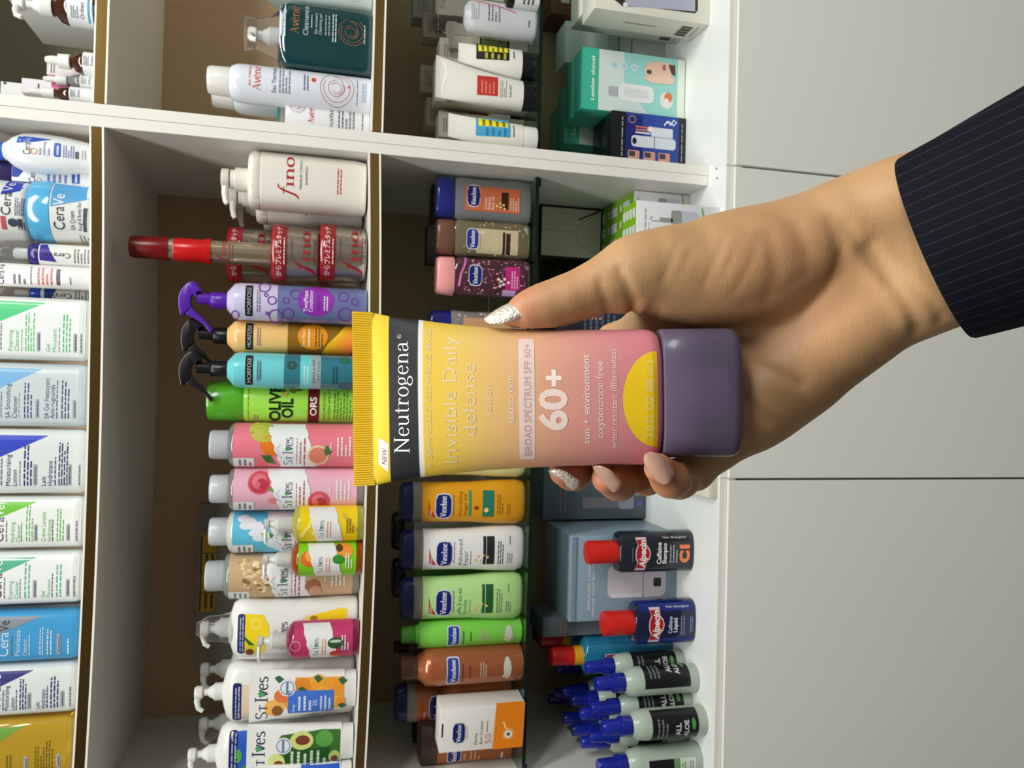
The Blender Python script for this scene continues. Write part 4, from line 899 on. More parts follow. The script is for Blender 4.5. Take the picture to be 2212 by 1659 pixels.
PUR, BLK = C(84, 34, 160, .22), C(22, 22, 25, .25)
I = sprayer(618, 697, 390, 'lilac and blue spray bottle with purple trigger and violet rings', PUR, (C(204, 196, 226, .2), mat((108, 118, 164), .1, coat=.5), 602), Yf=.010)
PR = C(150, 50, 180); I.ell(685, 652, 40, 33, PR, 1); I.text('TwoPhase', 667, 9, 676, 630, W_, bold=.01); I.text('Conditioner', 678, 9, 676, 628, W_); I.text('KERATIN', 695, 8, 672, 640, C(60, 40, 100)); I.micro(700, 712, 672, 640, 2, W_)
for px, py, r in ((590, 656, 10), (577, 645, 5), (573, 627, 13), (580, 683, 4), (512, 688, 9), (598, 688, 15), (640, 640, 12), (625, 682, 13), (745, 640, 12), (750, 678, 16), (620, 655, 8), (770, 650, 9)): I.ring(px, py, r, 2.6, C(120, 60, 160), 2)
I.done(.003)
I = sprayer(697, 767, 395, 'amber and cream-orange spray bottle with black trigger and golden hair swirl', BLK, (C(238, 190, 120, .22), mat((146, 104, 30), .1, coat=.5), 623), Yf=.031, base=795)
I.ell(677, 728, 33, 28, C(236, 150, 24), 2); I.text('TwoPhase', 660, 7, 750, 712, W_); I.micro(664, 672, 750, 712, 1, W_, 3); I.micro(680, 700, 750, 708, 3, C(90, 70, 60), 3)
for i in range(9): I.line([(700+i*7, 764), (712+i*8, 745-i*2), (735+i*6, 722), (752+i*5, 702)], 6, C(240, 190-i*9, 30+4*i), 1+i % 2)
I.done(.003)
I = sprayer(765, 841, 390, 'pale turquoise spray bottle with black trigger and grey text band', BLK, (C(112, 204, 210, .2), mat((50, 122, 138), .1, coat=.5), 616), Yf=.005)
I.rect(651, 674, 767, 839, C(110, 208, 212), 1); I.rect(674, 696, 767, 839, C(160, 180, 182), 1); I.text('QUINOA & HEMP', 684, 6.5, 828, 777, C(40, 60, 60)); I.text('TWO PHASE', 694, 6, 828, 780, C(60, 84, 84)); I.micro(656, 670, 828, 790, 2, C(200, 236, 236)); I.micro(556, 568, 820, 785, 2, C(70, 120, 130))
for k in range(10): I.ell(632+7*math.cos(k), 790+7*math.sin(k), 5, 3, C(40, 84, 70), 2, 8)
I.micro(720, 734, 828, 790, 2, C(30, 70, 80)); I.ell(756, 832, 20, 9, C(60, 90, 110), 1); I.ell(750, 776, 12, 8, C(40, 110, 90), 1); I.done(.003)
# green can
I = It('spray_can', 'wide lime-green spray can with darker green cap and bold black lettering', 'spray can', 450, 797, 824, 913, 'B', .06, Yf=.038); r_ = I.w/2; f = I.V
I.body([(0, r_*.97, r_*.97, 2), (f(790), r_, r_, 2), (f(536), r_, r_, 2), (f(533), r_*.98, r_*.98, 2), (f(530), r_*.97, r_*.97, 2)], C(160, 222, 78, .25, coat=.5), N=64)
mobj('cap', lathe([(r_*.96, f(530)), (r_*.97, f(528)), (r_*.94, f(460)), (r_*.88, f(452)), (r_*.75, f(450))], 56), C(86, 168, 40, .22, coat=.4), I.r)
K_ = C(20, 30, 20)
I.text('OLIVE', 609, 24, 909, 834, K_, 3, bold=.03); I.text('OIL', 636, 24, 902, 860, K_, 3, bold=.03); I.rect(669, 694, 826, 911, C(110, 22, 26), 2); I.text('ORS', 688, 14, 896, 856, W_, 3, bold=.02)
I.ell(618, 850, 7, 8, C(200, 190, 80), 3); I.ell(636, 842, 9, 7, C(110, 130, 40), 3); I.ell(650, 838, 7, 6, C(70, 90, 30), 4); I.poly([(622, 846), (612, 836), (604, 838), (612, 848)], C(60, 110, 40), 4); I.ell(592, 822+8, 4, 4, K_, 4)
I.text('NOURISHING', 708, 6, 905, 845, C(50, 90, 30), 2, bold=-.01); I.text('SHEEN SPRAY', 719, 6, 905, 838, C(50, 90, 30), 2, bold=-.01); I.micro(724, 780, 905, 842, 8, C(90, 140, 50)); I.micro(550, 562, 906, 896, 2, C(150, 120, 120)); I.micro(538, 541, 905, 830, 1, C(120, 160, 60)); I.done(.003)
# cylindrical body washes with frosted caps
M_fr = mat((214, 218, 222), .3, trans=.25, coat=.2)
def wash(pa, pb, top, base, col, label, fn, Yf=.02, bc=None, st=True):
    I = It('body_wash_bottle', label, 'bottle', top, base, pa, pb, 'B', .062, 'clear body wash bottles with frosted caps', Yf=Yf); r_ = I.w/2; f = I.V; t = top
    I.body([(0, r_*.96, r_*.96, 2), (f(base-8), r_, r_, 2), (f(t+53), r_, r_, 2), (f(t+45), r_*.95, r_*.95, 2), (f(t+40), r_*.78, r_*.78, 2), (f(t+37), r_*.6, r_*.6, 2)], bc or mat((150, 140, 142), .06, trans=.35, coat=.6), e=.002, N=56)
    mobj('cap', lathe([(r_*.66, f(t+40)), (r_*.67, f(t+39)), (r_*.66, f(t+4)), (r_*.6, f(t))], 44), M_fr, I.r)
    z0, z1 = f(base-16), f(t+52); b = loft([(z0, r_+.0003, r_+.0003, 2), (z1, r_+.0003, r_+.0003, 2)], 56, caps=False); mobj('wrap_label', b, col, I.r)
    I.secs = [(0, r_+.0004, r_+.0004, 2), (I.h, r_+.0004, r_+.0004, 2)]
    n = 14; e1 = [(t+122+(30*k/n)+2.2*math.sin(k*2.1), pa+1+(pb-pa-2)*k/n) for k in range(n+1)]; e2 = [(t+205+(24*k/n)+2*math.sin(k*1.7+1), pb-1-(pb-pa-2)*(k/n)) for k in range(n+1)]
    e2 = [(t+228-(24*k/n)+2*math.sin(k*1.7+1), pb-1-(pb-pa-2)*(k/n)) for k in range(n+1)]
    fn(I, t, pa, pb, 0)
    I.poly(e1+e2, C(236, 238, 238), 2); fn(I, t, pa, pb, 1)
    m_ = (pa+pb)/2
    ives(I, t+177, 20, pb-7, pa+27, l=4); I.micro(t+184, t+188, pb-8, pa+28, 1, C(196, 90, 100), 4); I.text('JABON', t+195, 5, pb-12, pa+40, C(186, 80, 96), 4) if False else I.micro(t+190, t+197, pb-8, pa+34, 1, C(186, 80, 96), 4); I.micro(t+198, t+206, pb-2, pa+24, 1, C(186, 80, 96), 4)
    if st:
        I.rect(t+52, t+96, pb-22, pb-2, W_, 3); I.micro(t+60, t+92, pb-4, pb-19, 3, C(90, 92, 120), 4)
    I.text('VIVA', t+262, 6, m_+10, m_-10, W_, 3) if False else I.micro(t+256, t+262, m_+8, m_-10, 1, W_, 3)
    I.micro(t+270, t+305, m_+20, m_-22, 4, W_, 3); return I.done(.0035)
def citrus(I, t, a, b_, ph):
    if ph == 0:
        I.ell(t+115, b_-75, 28, 20, C(186, 190, 70), 1); I.ell(t+100, a+12, 16, 14, C(206, 196, 90), 1); I.ell(t+134, b_-50, 26, 22, C(226, 124, 30), 1)
        I.poly([(t+110, b_-28), (t+122, b_-12), (t+142, b_-8), (t+130, b_-28)], C(60, 110, 50), 1)
    else: I.ell(t+232, b_-28, 24, 22, C(226, 216, 170), 3); I.ell(t+232, b_-28, 20, 18, C(226, 130, 110), 4); I.poly([(t+250, b_-50), (t+262, b_-36), (t+250, b_-26), (t+244, b_-38)], C(70, 120, 60), 5)
def rose(I, px, py, r, l, c=((214, 90, 104), (196, 60, 80), (226, 120, 130), (180, 50, 70), (220, 100, 115))):
    for k, q in enumerate(c): I.ell(px+r*.12*math.cos(k*2.2)*k/2, py+r*.12*math.sin(k*2.2)*k/2, r*(1-k*.19), r*(.92-k*.17), C(*q), l+k, 16)
def roses(I, t, a, b_, ph):
    if ph == 0: rose(I, t+108, b_-62, 26, 1); I.poly([(t+120, b_-50), (t+140, b_-42), (t+136, b_-58)], C(90, 160, 80), 1); I.ell(t+138, b_-24, 12, 7, C(226, 130, 140), 1)
    else: rose(I, t+235, b_-22, 24, 3)
def coco(I, t, a, b_, ph):
    if ph == 0:
        rnd = random.Random(4)
        for k in range(26): x = rnd.random(); I.ell(t+82+x*70+rnd.uniform(-8, 8), a+18+x*55+rnd.uniform(-8, 8), rnd.uniform(6, 16), rnd.uniform(5, 12), C(222+k % 3*6, 228, 234), 1+k % 2, 10)
        I.poly([(t+112, a+40), (t+118, a+56), (t+128, a+48)], C(110, 180, 90), 3); I.poly([(t+128, a+38), (t+140, a+46), (t+132, a+54)], C(70, 140, 70), 3)
def oats(I, t, a, b_, ph):
    if ph == 0:
        rnd = random.Random(5)
        for k in range(90):
            x = rnd.random(); y = rnd.random(); I.ell(t+74+x*52+y*14, a+8+y*62+x*16-6, rnd.uniform(4, 7), rnd.uniform(2.6, 4.4), C(*rnd.choice([(244, 226, 190), (232, 206, 160), (206, 170, 118), (150, 106, 66)])), 1+k % 3, 8)
    else: I.ell(t+232, b_-30, 17, 15, C(170, 110, 80), 3); I.ell(t+238, b_-18, 14, 12, C(206, 160, 130), 4)
wash(915, 1008, 455, 790, C(236, 124, 140), 'coral-pink body wash bottle with orange and lemon on the label', citrus)
wash(1010, 1100, 455, 790, C(232, 176, 194), 'pale pink body wash bottle with roses on the label', roses)
wash(1101, 1190, 454, 785, C(96, 190, 224), 'sky-blue body wash bottle with white splash, behind the yellow mini pump', coco, Yf=.045, bc=mat((222, 224, 218), .1, trans=.2, coat=.5))
wash(1191, 1287, 446, 782, C(206, 172, 134), 'tan body wash bottle with scattered oats, behind the green mini pump', oats, Yf=.05, bc=mat((160, 166, 160), .08, trans=.35, coat=.5), st=True)
# minis
def mini(pa, pb, top, base, col, label, fn, liq, Yf=.004):
    I = It('mini_pump_bottle', label, 'bottle', top, base, pa, pb, 'B', .042, 'travel-size pump bottles at the shelf edge', Yf=Yf); r_ = I.w/2; f = I.V; t = top
    I.body([(0, r_*.97, r_*.97, 2), (f(base-5), r_, r_, 2), (f(t+14), r_, r_, 2), (f(t+6), r_*.8, r_*.8, 2), (f(t), r_*.45, r_*.45, 2)], liq, N=48)
    mobj('wrap_label', loft([(f(base-14), r_+.0003, r_+.0003, 2), (f(t+16), r_+.0003, r_+.0003, 2)], 48, caps=False), col, I.r)
    M_pp = mat((224, 224, 220), .25, trans=.25)
    b = lathe([(r_*.42, f(t+2)), (r_*.44, f(t)), (r_*.42, f(t-30)), (r_*.32, f(t-33)), (r_*.2, f(t-42)), (r_*.18, f(t-50))], 28); mobj('pump_collar', b, M_pp, I.r)
    b = loft([(f(t-50), r_*.3, r_*.24, 2), (f(t-60), r_*.3, r_*.24, 2)], 20)
    tube_mesh([(0, 0, f(t-56)), (-r_*.6, -r_*.1, f(t-57)), (-r_*1.0, -r_*.2, f(t-56)), (-r_*1.08, -r_*.2, f(t-52))], [.003, .0028, .0024, .002], 8, b); mobj('pump_head', b, M_pp, I.r)
    I.secs = [(0, r_+.0004, r_+.0004, 2), (I.h, r_+.0004, r_+.0004, 2)]; m_ = (pa+pb)/2; n = 10; L = base-t
    fn(I, t, pa, pb)
    e1 = [(t+L*.22+(20*k/n)+1.5*math.sin(k*2.1), pa+1+(pb-pa-2)*k/n) for k in range(n+1)]; e2 = [(t+L*.60+18-(18*k/n)+1.5*math.sin(k*1.7), pb-1-(pb-pa-2)*(k/n)) for k in range(n+1)]
    I.poly(e1+e2, C(232, 232, 230), 3); ives(I, t+L*.44, 11, pb-12, pa+26, l=4); I.micro(t+L*.47, t+L*.55, pb-12, pa+28, 2, C(220, 130, 90), 4)
    I.micro(t+L*.74, t+L*.86, m_+16, m_-16, 3, C(240, 240, 230) if col is not YEL else C(120, 90, 20), 4); return I.done(.003)
YEL = C(240, 206, 20)
mini(1092, 1168, 632, 788, YEL, 'small yellow-labelled mini pump bottle at the shelf edge', lambda I, t, a, b_: [I.ell(t+22+5*k, b_-18-7*k % 30, 5, 5, C(250, 230, 120), 1+k % 2, 8) for k in range(8)]+[I.ell(t+112+4*k, a+16+5*k, 5, 4, C(214, 180, 60), 1, 8) for k in range(7)], mat((206, 196, 90), .08, trans=.4))
mini(1169, 1242, 630, 785, C(130, 204, 30), 'small green-labelled mini pump bottle with peaches on its label', lambda I, t, a, b_: [I.ell(t+40, a+30, 20, 17, C(224, 110, 50), 1), I.ell(t+44, a+24, 14, 12, C(240, 170, 70), 2), I.ell(t+112, a+16, 22, 15, C(236, 150, 50), 1), I.ell(t+104, a+10, 8, 7, C(90, 50, 20), 2), I.ell(t+102, a+32, 13, 10, C(60, 140, 50), 4)], mat((176, 84, 20), .08, trans=.4))
mini(1340, 1417, 620, 775, C(196, 56, 108), 'small raspberry-pink mini pump bottle in front of the white pump bottle', lambda I, t, a, b_: [I.ring(t+20, b_-36, 12, 3, C(220, 120, 150), 1), I.ell(t+104, a+38, 17, 12, C(50, 84, 50), 4), I.ell(t+104, a+34, 13, 3, C(190, 210, 180), 5), I.ell(t+104, b_-14, 12, 8, C(210, 50, 40), 4)], mat((150, 40, 80), .1, trans=.3))
# wide white lotion pumps
def lotion_pump(pa, pb, top, base, label, fn, Yf=.04, head=None, wrap=False, dep=.055, grp='wide white lotion pump bottles'):
    I = It('lotion_pump_bottle', label, 'bottle', top, base, pa, pb, 'B', dep, grp, Yf=Yf, pm=600); base = I.base; a, d, f = I.w/2, dep/2, I.V; t = top
    I.body([(0, a*.93, d*.95, 2.8), (f(base-40), a*.94, d, 2.8), (f(base-90), a*.90, d, 2.7), (f((t+base)/2), a*.88, d*.98, 2.6), (f(t+70), a*.95, d*.97, 2.6), (f(t+35), a, d*.93, 2.5), (f(t+22), a*.97, d*.86, 2.4), (f(t+10), a*.84, d*.7, 2.3), (f(t+3), a*.5, d*.55, 2), (f(t), a*.28, d*.5, 2)], C(232, 231, 226, .28), e=.006, N=60)
    k = I.h/(base-top)
    pump(I, I.h-.001, 62*k, C(228, 228, 224, .3) if not wrap else mat((232, 232, 230), .2, trans=.2), 19*k, 40*k, -2.9)
    if wrap:
        b = loft([(I.h-.004, a*.55, d*.8, 2), (I.h+.012, a*.42, d*.75, 2.2), (I.h+.032, a*.40, d*.7, 2.2), (I.h+.046, a*.2, d*.3, 2)], 22)
        rnd = random.Random(3)
        for v in b.verts: v.co.x *= rnd.uniform(.9, 1.08); v.co.y *= rnd.uniform(.9, 1.08)
        mobj('shrink_wrap', b, mat((244, 244, 244), .03, trans=.96, ior=1.18), I.r, ang=10)
    fn(I, t, pa, pb, base); return I.done(.0035)
def nv_band(I, a0, b0, c, d): I.rect(a0, b0, c, d, NAVY, 2, r=.004); I.micro(a0+3, b0-2, d-5, c+5, 2, C(170, 176, 210), 3)
def f1(I, t, a, b_, base):
    I.poly([(533, 1398), (533, 1314), (573, 1317), (586, 1342), (586, 1360), (575, 1398)], C(244, 214, 30), 1); nv_band(I, 518, 534, 1314, 1399); I.ring(558, 1335, 12, 3, C(250, 232, 120), 2)
    I.poly([(533, 1366), (533, 1360), (556, 1380), (545, 1382)], C(50, 110, 50), 2); I.ell(548, 1392, 14, 12, C(214, 206, 60), 2); I.ell(545, 1396, 9, 8, C(120, 60, 30), 3)
    ives(I, 625, 17, 1392, 1333, l=3); I.poly([(664, 1325), (664, 1340), (758, 1336), (758, 1312), (745, 1309)], C(244, 214, 30), 1); I.ell(670, 1330, 6, 5, C(250, 230, 120), 2); I.ell(684, 1328, 8, 5, C(170, 130, 30), 2)
lotion_pump(1287, 1414, 497, 783, 'white lotion pump bottle with yellow label panel and clear-wrapped pump', f1, Yf=.045, wrap=True)
def f2(I, t, a, b_, base):
    I.rect(520, 740, 1462, 1538, C(232, 206, 184), 1, r=.004); nv_band(I, 508, 527, 1458, 1541); ives(I, 600, 17, 1530, 1462, l=3); I.ell(705, 1540, 16, 8, C(236, 222, 196), 2)
lotion_pump(1421, 1549, 484, 775, 'white lotion pump bottle with peach panel, behind the apricot tube', f2, Yf=.05)
def f3(I, t, a, b_, base):
    I.rect(514, 735, 1562, 1664, C(40, 92, 190), 1, r=.004); nv_band(I, 500, 519, 1560, 1666); I.ell(520, 1610, 8, 14, C(90, 170, 70), 2); I.ell(535, 1650, 8, 22, C(60, 130, 70), 2)
lotion_pump(1550, 1680, 470, 770, 'white lotion pump bottle with blue panel, cut off at the left end', f3, Yf=.055)
def none(*a): pass
lotion_pump(1385, 1490, 500, None, 'plain white lotion pump behind, between the yellow and peach pump bottles', none, Yf=.16, grp='rear white lotion pumps')
lotion_pump(1500, 1605, 498, None, 'plain white lotion pump deep in the left corner of the middle shelf', none, Yf=.2, grp='rear white lotion pumps')
# squeezed tubes standing in front
def flat_tube(top, base, t0, t1, b0, b1, label, fn, Yf=.012, capw=None, dep=.034, rev=False):
    pa, pb = b0, b1
    I = It('scrub_tube', label, 'tube', top, base, pa, pb, 'B', dep, 'scrub tubes standing on their caps', Yf=Yf, pm=base-30); f = I.V; k = I.w/(pb-pa); a0 = I.w/2; L = base-top
    S = []
    for j in range(13):
        q = j/12; px = base-26-(L-26)*q; lo = b0+(t0-b0)*q**1.0; hi = b1+(t1-b1)*q**1.0
        S.append((f(px), (hi-lo)/2*k, max(.0012, dep/2*(1-q**1.6)), 2.3+q, ((pa+pb)/2-(lo+hi)/2)*k, 0))
    I.body(S, C(234, 233, 228, .28), N=56, ang=60)
    a1 = a0*.93; mobj('cap', loft([(0, a1*.97, dep*.47, 2.4), (.002, a1, dep*.5, 2.4), (f(base-26), a1, dep*.5, 2.4)], 44), mat((226, 226, 222), .2, coat=.4), I.r)
    I.U = lambda py: ((pa+pb)/2-py)*k
    fn(I); return I.done(.003)
def blobs(I, cols, A, B_, C_, D, n, l, seed, s=(8, 15)):
    rnd = random.Random(seed)
    for k in range(n): I.ell(rnd.uniform(A, B_), rnd.uniform(C_, D), rnd.uniform(*s), rnd.uniform(*s)*.85, C(*rnd.choice(cols)), l+k % 2, 14)
def seal(I, px, py): I.ell(px, py, 18.5, 17.5, C(226, 230, 232), 6); I.ring(px, py, 15.5, 2.2, C(120, 134, 166), 7); I.rect(px-3, px+2, py-12, py+12, C(110, 124, 160), 8)
def apricot(I):
    ives(I, 580, 26, 1538, 1449, l=3, peak=False)
    I.poly([(640, 1452), (748, 1454), (748, 1520), (626, 1524), (612, 1500), (640, 1480)], C(232, 160, 60), 1)
    for px, py, r, c in ((655, 1470, 20, (226, 136, 40)), (690, 1462, 18, (240, 170, 60)), (725, 1475, 20, (236, 150, 50)), (735, 1505, 16, (240, 180, 70)), (612, 1490, 18, (222, 120, 60)), (595, 1515, 22, (240, 180, 90))): I.ell(px, py, r, r*.8, C(*c), 2, 16)
    blobs(I, [(236, 160, 50), (242, 180, 70), (226, 130, 44), (240, 150, 60)], 640, 742, 1456, 1518, 16, 3, 11, (9, 14))
    I.ell(602, 1521, 12, 11, C(140, 90, 50), 3)
    for p in ((604, 1455), (690, 1456), (655, 1478), (744, 1462), (744, 1516)): I.poly([(p[0]-10, p[1]-3), (p[0], p[1]-8), (p[0]+11, p[1]), (p[0], p[1]+8)], C(50, 100, 60), 5)
    I.rect(625, 725, 1479, 1527, C(68, 116, 206), 6); I.text('2%', 688, 9, 1512, 1499, W_, 7); I.text('Deep', 640, 6, 1524, 1508, W_, 7); I.micro(643, 678, 1522, 1490, 3, C(220, 230, 246), 7); I.micro(692, 720, 1522, 1490, 3, C(220, 230, 246), 7); seal(I, 623, 1473)
flat_tube(541, 775, 1433, 1546, 1444, 1528, 'white squeeze tube with orange apricots and a blue panel', apricot)
def avocado(I):
    ives(I, 574, 26, 1652, 1564, l=3, peak=False); I.poly([(700, 1565), (741, 1567), (740, 1634), (628, 1640), (610, 1620), (598, 1590), (610, 1573), (640, 1570)], C(60, 110, 46), 1)
    I.ell(655, 1585, 26, 19, C(206, 214, 130), 3); I.ell(657, 1584, 16, 10, C(120, 60, 40), 4); I.ell(705, 1583, 20, 16, C(90, 160, 70), 3); I.ell(600, 1630, 19, 19, C(214, 222, 140), 3); I.ell(605, 1637, 12, 11, C(130, 66, 44), 4); I.ell(728, 1622, 13, 14, C(180, 200, 110), 3); I.ell(728, 1627, 8, 8, C(120, 60, 40), 4)
    I.rect(618, 718, 1601, 1646, C(34, 84, 34), 2); I.micro(626, 712, 1644, 1606, 6, C(214, 226, 200), 5); seal(I, 615, 1595)
flat_tube(535, 770, 1549, 1660, 1560, 1640, 'white squeeze tube with green avocados, left of the apricot tube', avocado)
def bluet(I):
    I.rect(655, 742, 1640, 1716, C(40, 90, 200), 1); I.text('ST', 590, 10, 1712, 1690, NV, 2); I.micro(610, 650, 1700, 1644, 4, C(90, 110, 170)); I.ell(660, 1655, 14, 12, C(40, 90, 200), 2); I.micro(690, 720, 1700, 1650, 2, W_, 3)
flat_tube(560, 770, 1638, 1722, 1640, 1715, 'white and blue squeeze tube cut off at the far left', bluet, Yf=.004)
I = pack('display_carton', 'grey carton at the back of the middle shelf behind the washes, with yellow stripe', 430, None, 1085, 1430, 'B', .04, .3, (140, 136, 126), None, pm=500)
k = Art(); I.art = Art(); I.rect(437, 470, 1150, 1312, C(214, 168, 40), 1); I.rect(438, 441, 1152, 1310, INK, 2)
for p0, p1 in ((1190, 1226), (1230, 1270), (1274, 1306)): I.micro(444, 468, p1, p0, 2, C(30, 26, 20), 2)
for p0 in (1188, 1228, 1272): I.rect(437, 470, p0, p0+1.5, INK, 2)
I.done(0, front=I.flat())
# ------------------------------------------------------------------ middle shelf, right unit
def swirl(I, px, py, r, m, l=3, w_=1.1):
    for q, (a, b_) in ((1, (20, 330)), (.8, (60, 380)), (.5, (0, 300)), (.33, (140, 420))): I.ring(px+r*.08*q, py, r*q, w_, m, l, a, b_)
    I.line([(px-r*.1, py-r*.8), (px+r*.35, py-r*.5), (px+r*.5, py+r*.1), (px+r*.1, py+r*.5)], w_, m, l)
I = It('cleansing_gel_bottle', 'dark teal pump bottle in crinkled clear wrap with white sticker', 'bottle', 603, 803, 26, 162, 'RB', .05, Yf=.02); a = I.w/2; f = I.V
I.body([(0, a, .025, 6), (f(625), a, .025, 6), (f(612), a*.97, .0245, 5), (f(604), a*.85, .022, 3.5), (I.h, a*.3, .012, 2)], mat((12, 62, 66), .1, trans=.15, coat=.8), e=.004, N=60)
pump(I, I.h, .045, W_, .0125, .03, -2.2)
b = loft([(I.h-.006, a*.9, .024, 4), (f(585), a*.6, .022, 2.4), (f(555), a*.45, .021, 2.2), (f(533), a*.5, .022, 2.2), (f(531), a*.5, .022, 2.2)], 26); rnd = random.Random(9)
for v in b.verts: v.co.x *= rnd.uniform(.92, 1.06); v.co.y *= rnd.uniform(.9, 1.06)
mobj('shrink_wrap', b, mat((244, 244, 244), .04, trans=.96, ior=1.15), I.r, ang=10)
COP, CW = C(178, 110, 70), C(196, 206, 206)
I.rect(604, 617, 32, 104, C(200, 206, 214), 1); I.micro(606, 615, 100, 50, 1, C(120, 130, 150)); I.text('Avène', 645, 18, 96, 38, COP, 2, serf=dict(thick=.09, thin=.03)) if 'v' in GL else 0
I.text('Cleanance', 665, 11, 97, 35, CW, 2, serf=None); I.micro(669, 674, 80, 52, 1, CW); I.text('Gel nettoyant', 684, 6, 92, 47, CW); I.text('Cleansing gel', 693, 6, 92, 48, CW); I.micro(698, 712, 92, 48, 2, C(150, 160, 160)); I.micro(714, 726, 104, 44, 2, CW); swirl(I, 757, 78, 30, C(150, 100, 70), 2); I.micro(783, 788, 100, 60, 1, CW); I.done(.004)
def water(top, base, pa, pb, Yf, label):
    I = It('thermal_water_can', label, 'spray can', top, base, pa, pb, 'RB', .054, 'white water spray cans with rounded shoulders', Yf=Yf); r_ = I.w/2; f = I.V
    I.body([(0, r_*.96, r_*.96, 2), (.004, r_, r_, 2), (f(top+76), r_, r_, 2), (f(top+62), r_*.97, r_*.97, 2), (f(top+52), r_*.87, r_*.87, 2), (f(top+47), r_*.76, r_*.76, 2)], C(226, 230, 240, .16, coat=.5), N=60)
    mobj('cap', lathe([(r_*.74, f(top+47)), (r_*.76, f(top+46)), (r_*.73, f(top+8)), (r_*.66, f(top+1)), (r_*.5, f(top))], 44), C(226, 224, 220, .3), I.r)
    d, c = top-448, (pa+pb)/2-191; OR = C(214, 76, 52)
    I.text('EAU THERMALE', 541+d, 4.5, 206+c, 160+c, OR, 2); I.text('Avène', 561+d, 16, 214+c, 160+c, OR, 2, serf=dict(thick=.1, thin=.03)); I.text('Eau Thermale', 594+d, 9, 214+c, 160+c, C(84, 94, 120), 2); I.micro(598+d, 625+d, 214+c, 160+c, 4, C(130, 140, 160)); I.micro(650+d, 664+d, 204+c, 168+c, 2, C(110, 110, 130)); I.ell(674+d, 180+c, 5, 5, OR, 2); swirl(I, 722+d, 192+c, 37, C(200, 130, 120), 2); I.ell(750+d, 188+c, 2.4, 2.4, OR, 3); I.micro(767+d, 771+d, 222+c, 168+c, 1, GREY); I.micro(778+d, 790+d, 215+c, 175+c, 2, C(170, 180, 200)); return I.done(.003)
water(448, 800, 152, 232, .014, 'tall white water spray can with red script and swirl, in front')
water(458, 792, 184, 258, .1, 'matching white water spray can standing behind the front one')
I = pack('cream_carton', 'white skincare carton with red script between the spray can and the divider', 617, 790, 226, 285, 'RB', .045, .035, (230, 228, 230), pm=700)
I.art = Art(); RR = C(200, 60, 70); swirl(I, 640, 245, 16, C(206, 190, 196), 2); I.text('Avène', 675, 12, 280, 236, RR, 2, serf=dict(thick=.1, thin=.03)); I.text('Cicalfate', 714, 8, 292, 240, C(90, 100, 116)); I.micro(722, 760, 296, 244, 5, C(120, 124, 140)); I.micro(772, 778, 290, 240, 1, GREY); I.done(0, front=I.flat())
pack('cream_carton', 'teal-topped carton behind the skincare carton with red script', 600, None, 238, 290, 'RB', .04, .088, (84, 186, 166), lambda I: I.rect(606, 760, 238, 300, C(226, 222, 214)))
I = It('micellar_bottle', 'milky clear bottle with white cap at the top edge of the photo', 'bottle', 573, 803, -70, 22, 'RB', .05, Yf=.03); a = I.w/2
I.body([(0, a, .026, 4), (I.h*.9, a, .026, 4), (I.h, a*.7, .02, 2.5)], mat((206, 222, 220), .12, trans=.3, coat=.5), e=.004); o = mobj('cap', lathe([(.016, 0), (.016, .02), (.014, .022)]), W_, I.r); o.location = (0, 0, I.h)
swirl(I, 760, -10, 20, C(200, 170, 170), 2); I.done()
# ------------------------------------------------------------------ glass shelf, middle unit
def oil(pa, pb, top, base, capc, liq, label, fn, Yf, flecks=None, cp=38):
    I = It('body_oil_bottle', label, 'bottle', top, base, pa, pb, 'G', .042, 'clear body oil bottles with flat caps', Yf=Yf); a, d, f = I.w/2, .021, I.V; t = top
    I.body([(0, a*.95, d*.9, 3.6), (f(base-30), a, d, 3.6), (f(t+90), a*.93, d*.97, 3.4), (f(t+52), a*.97, d*.97, 3), (f(t+42), a*.9, d*.9, 2.8), (f(t+cp), a*.86, d*.86, 2.6)], liq, e=.006, N=60)
    mobj('cap', loft([(f(t+cp), a*.93, d*.92, 2.8), (f(t+cp)+.001, a*.95, d*.94, 2.8), (f(t+6), a*.92, d*.95, 2.8), (f(t), a*.86, d*.84, 2.8)], 56), capc, I.r)
    if flecks:
        rnd = random.Random(pa)
        for k in range(flecks[0]): I.ell(rnd.uniform(t+60, base-12), rnd.uniform(pa+6, pb-6), rnd.uniform(1, 3.4), rnd.uniform(.8, 2.4), C(*rnd.choice(flecks[1])), 1, 6)
    fn(I); return I.done(.003)
def o1(I):
    I.rect(1003, 1128, 411, 463, C(196, 104, 66), 2, r=.002); shield(I, 1022, 432, 44, 27)
    for px, s_, w_ in ((1052, 'Cocoa', 24), (1060, 'Radiant', 26), (1068, 'Body Oil', 28)): I.text(s_, px, 6, 458, 458-w_, C(240, 226, 214), 3)
    I.rect(1085, 1101, 420, 456, C(56, 26, 18), 3)
    for k, (x, y) in enumerate(((1075, 450), (1082, 444), (1084, 452), (1090, 447), (1092, 455))): I.ell(x, y, 3, 3, C(232, 190, 110), 4, 8)
    I.micro(1103, 1126, 458, 430, 4, C(226, 190, 170), 3)
oil(388, 482, 942, 1157, C(34, 42, 120, .15), mat((172, 176, 176), .05, trans=.6, coat=.6), 'clear body oil bottle with navy cap and orange-brown label, next to the divider', o1, .055)
def o2(I):
    I.rect(1030, 1126, 500, 552, C(196, 182, 146), 1); I.rect(1090, 1096, 505, 552, C(54, 28, 22), 2); I.rect(1098, 1108, 507, 552, C(54, 28, 22), 2); shield(I, 1021, 523, 42, 26, blue=C(40, 50, 140, .2)); I.micro(1036, 1040, 545, 512, 1, C(150, 130, 140), 3); I.rect(1028, 1050, 505, 512, C(206, 196, 170), 2)
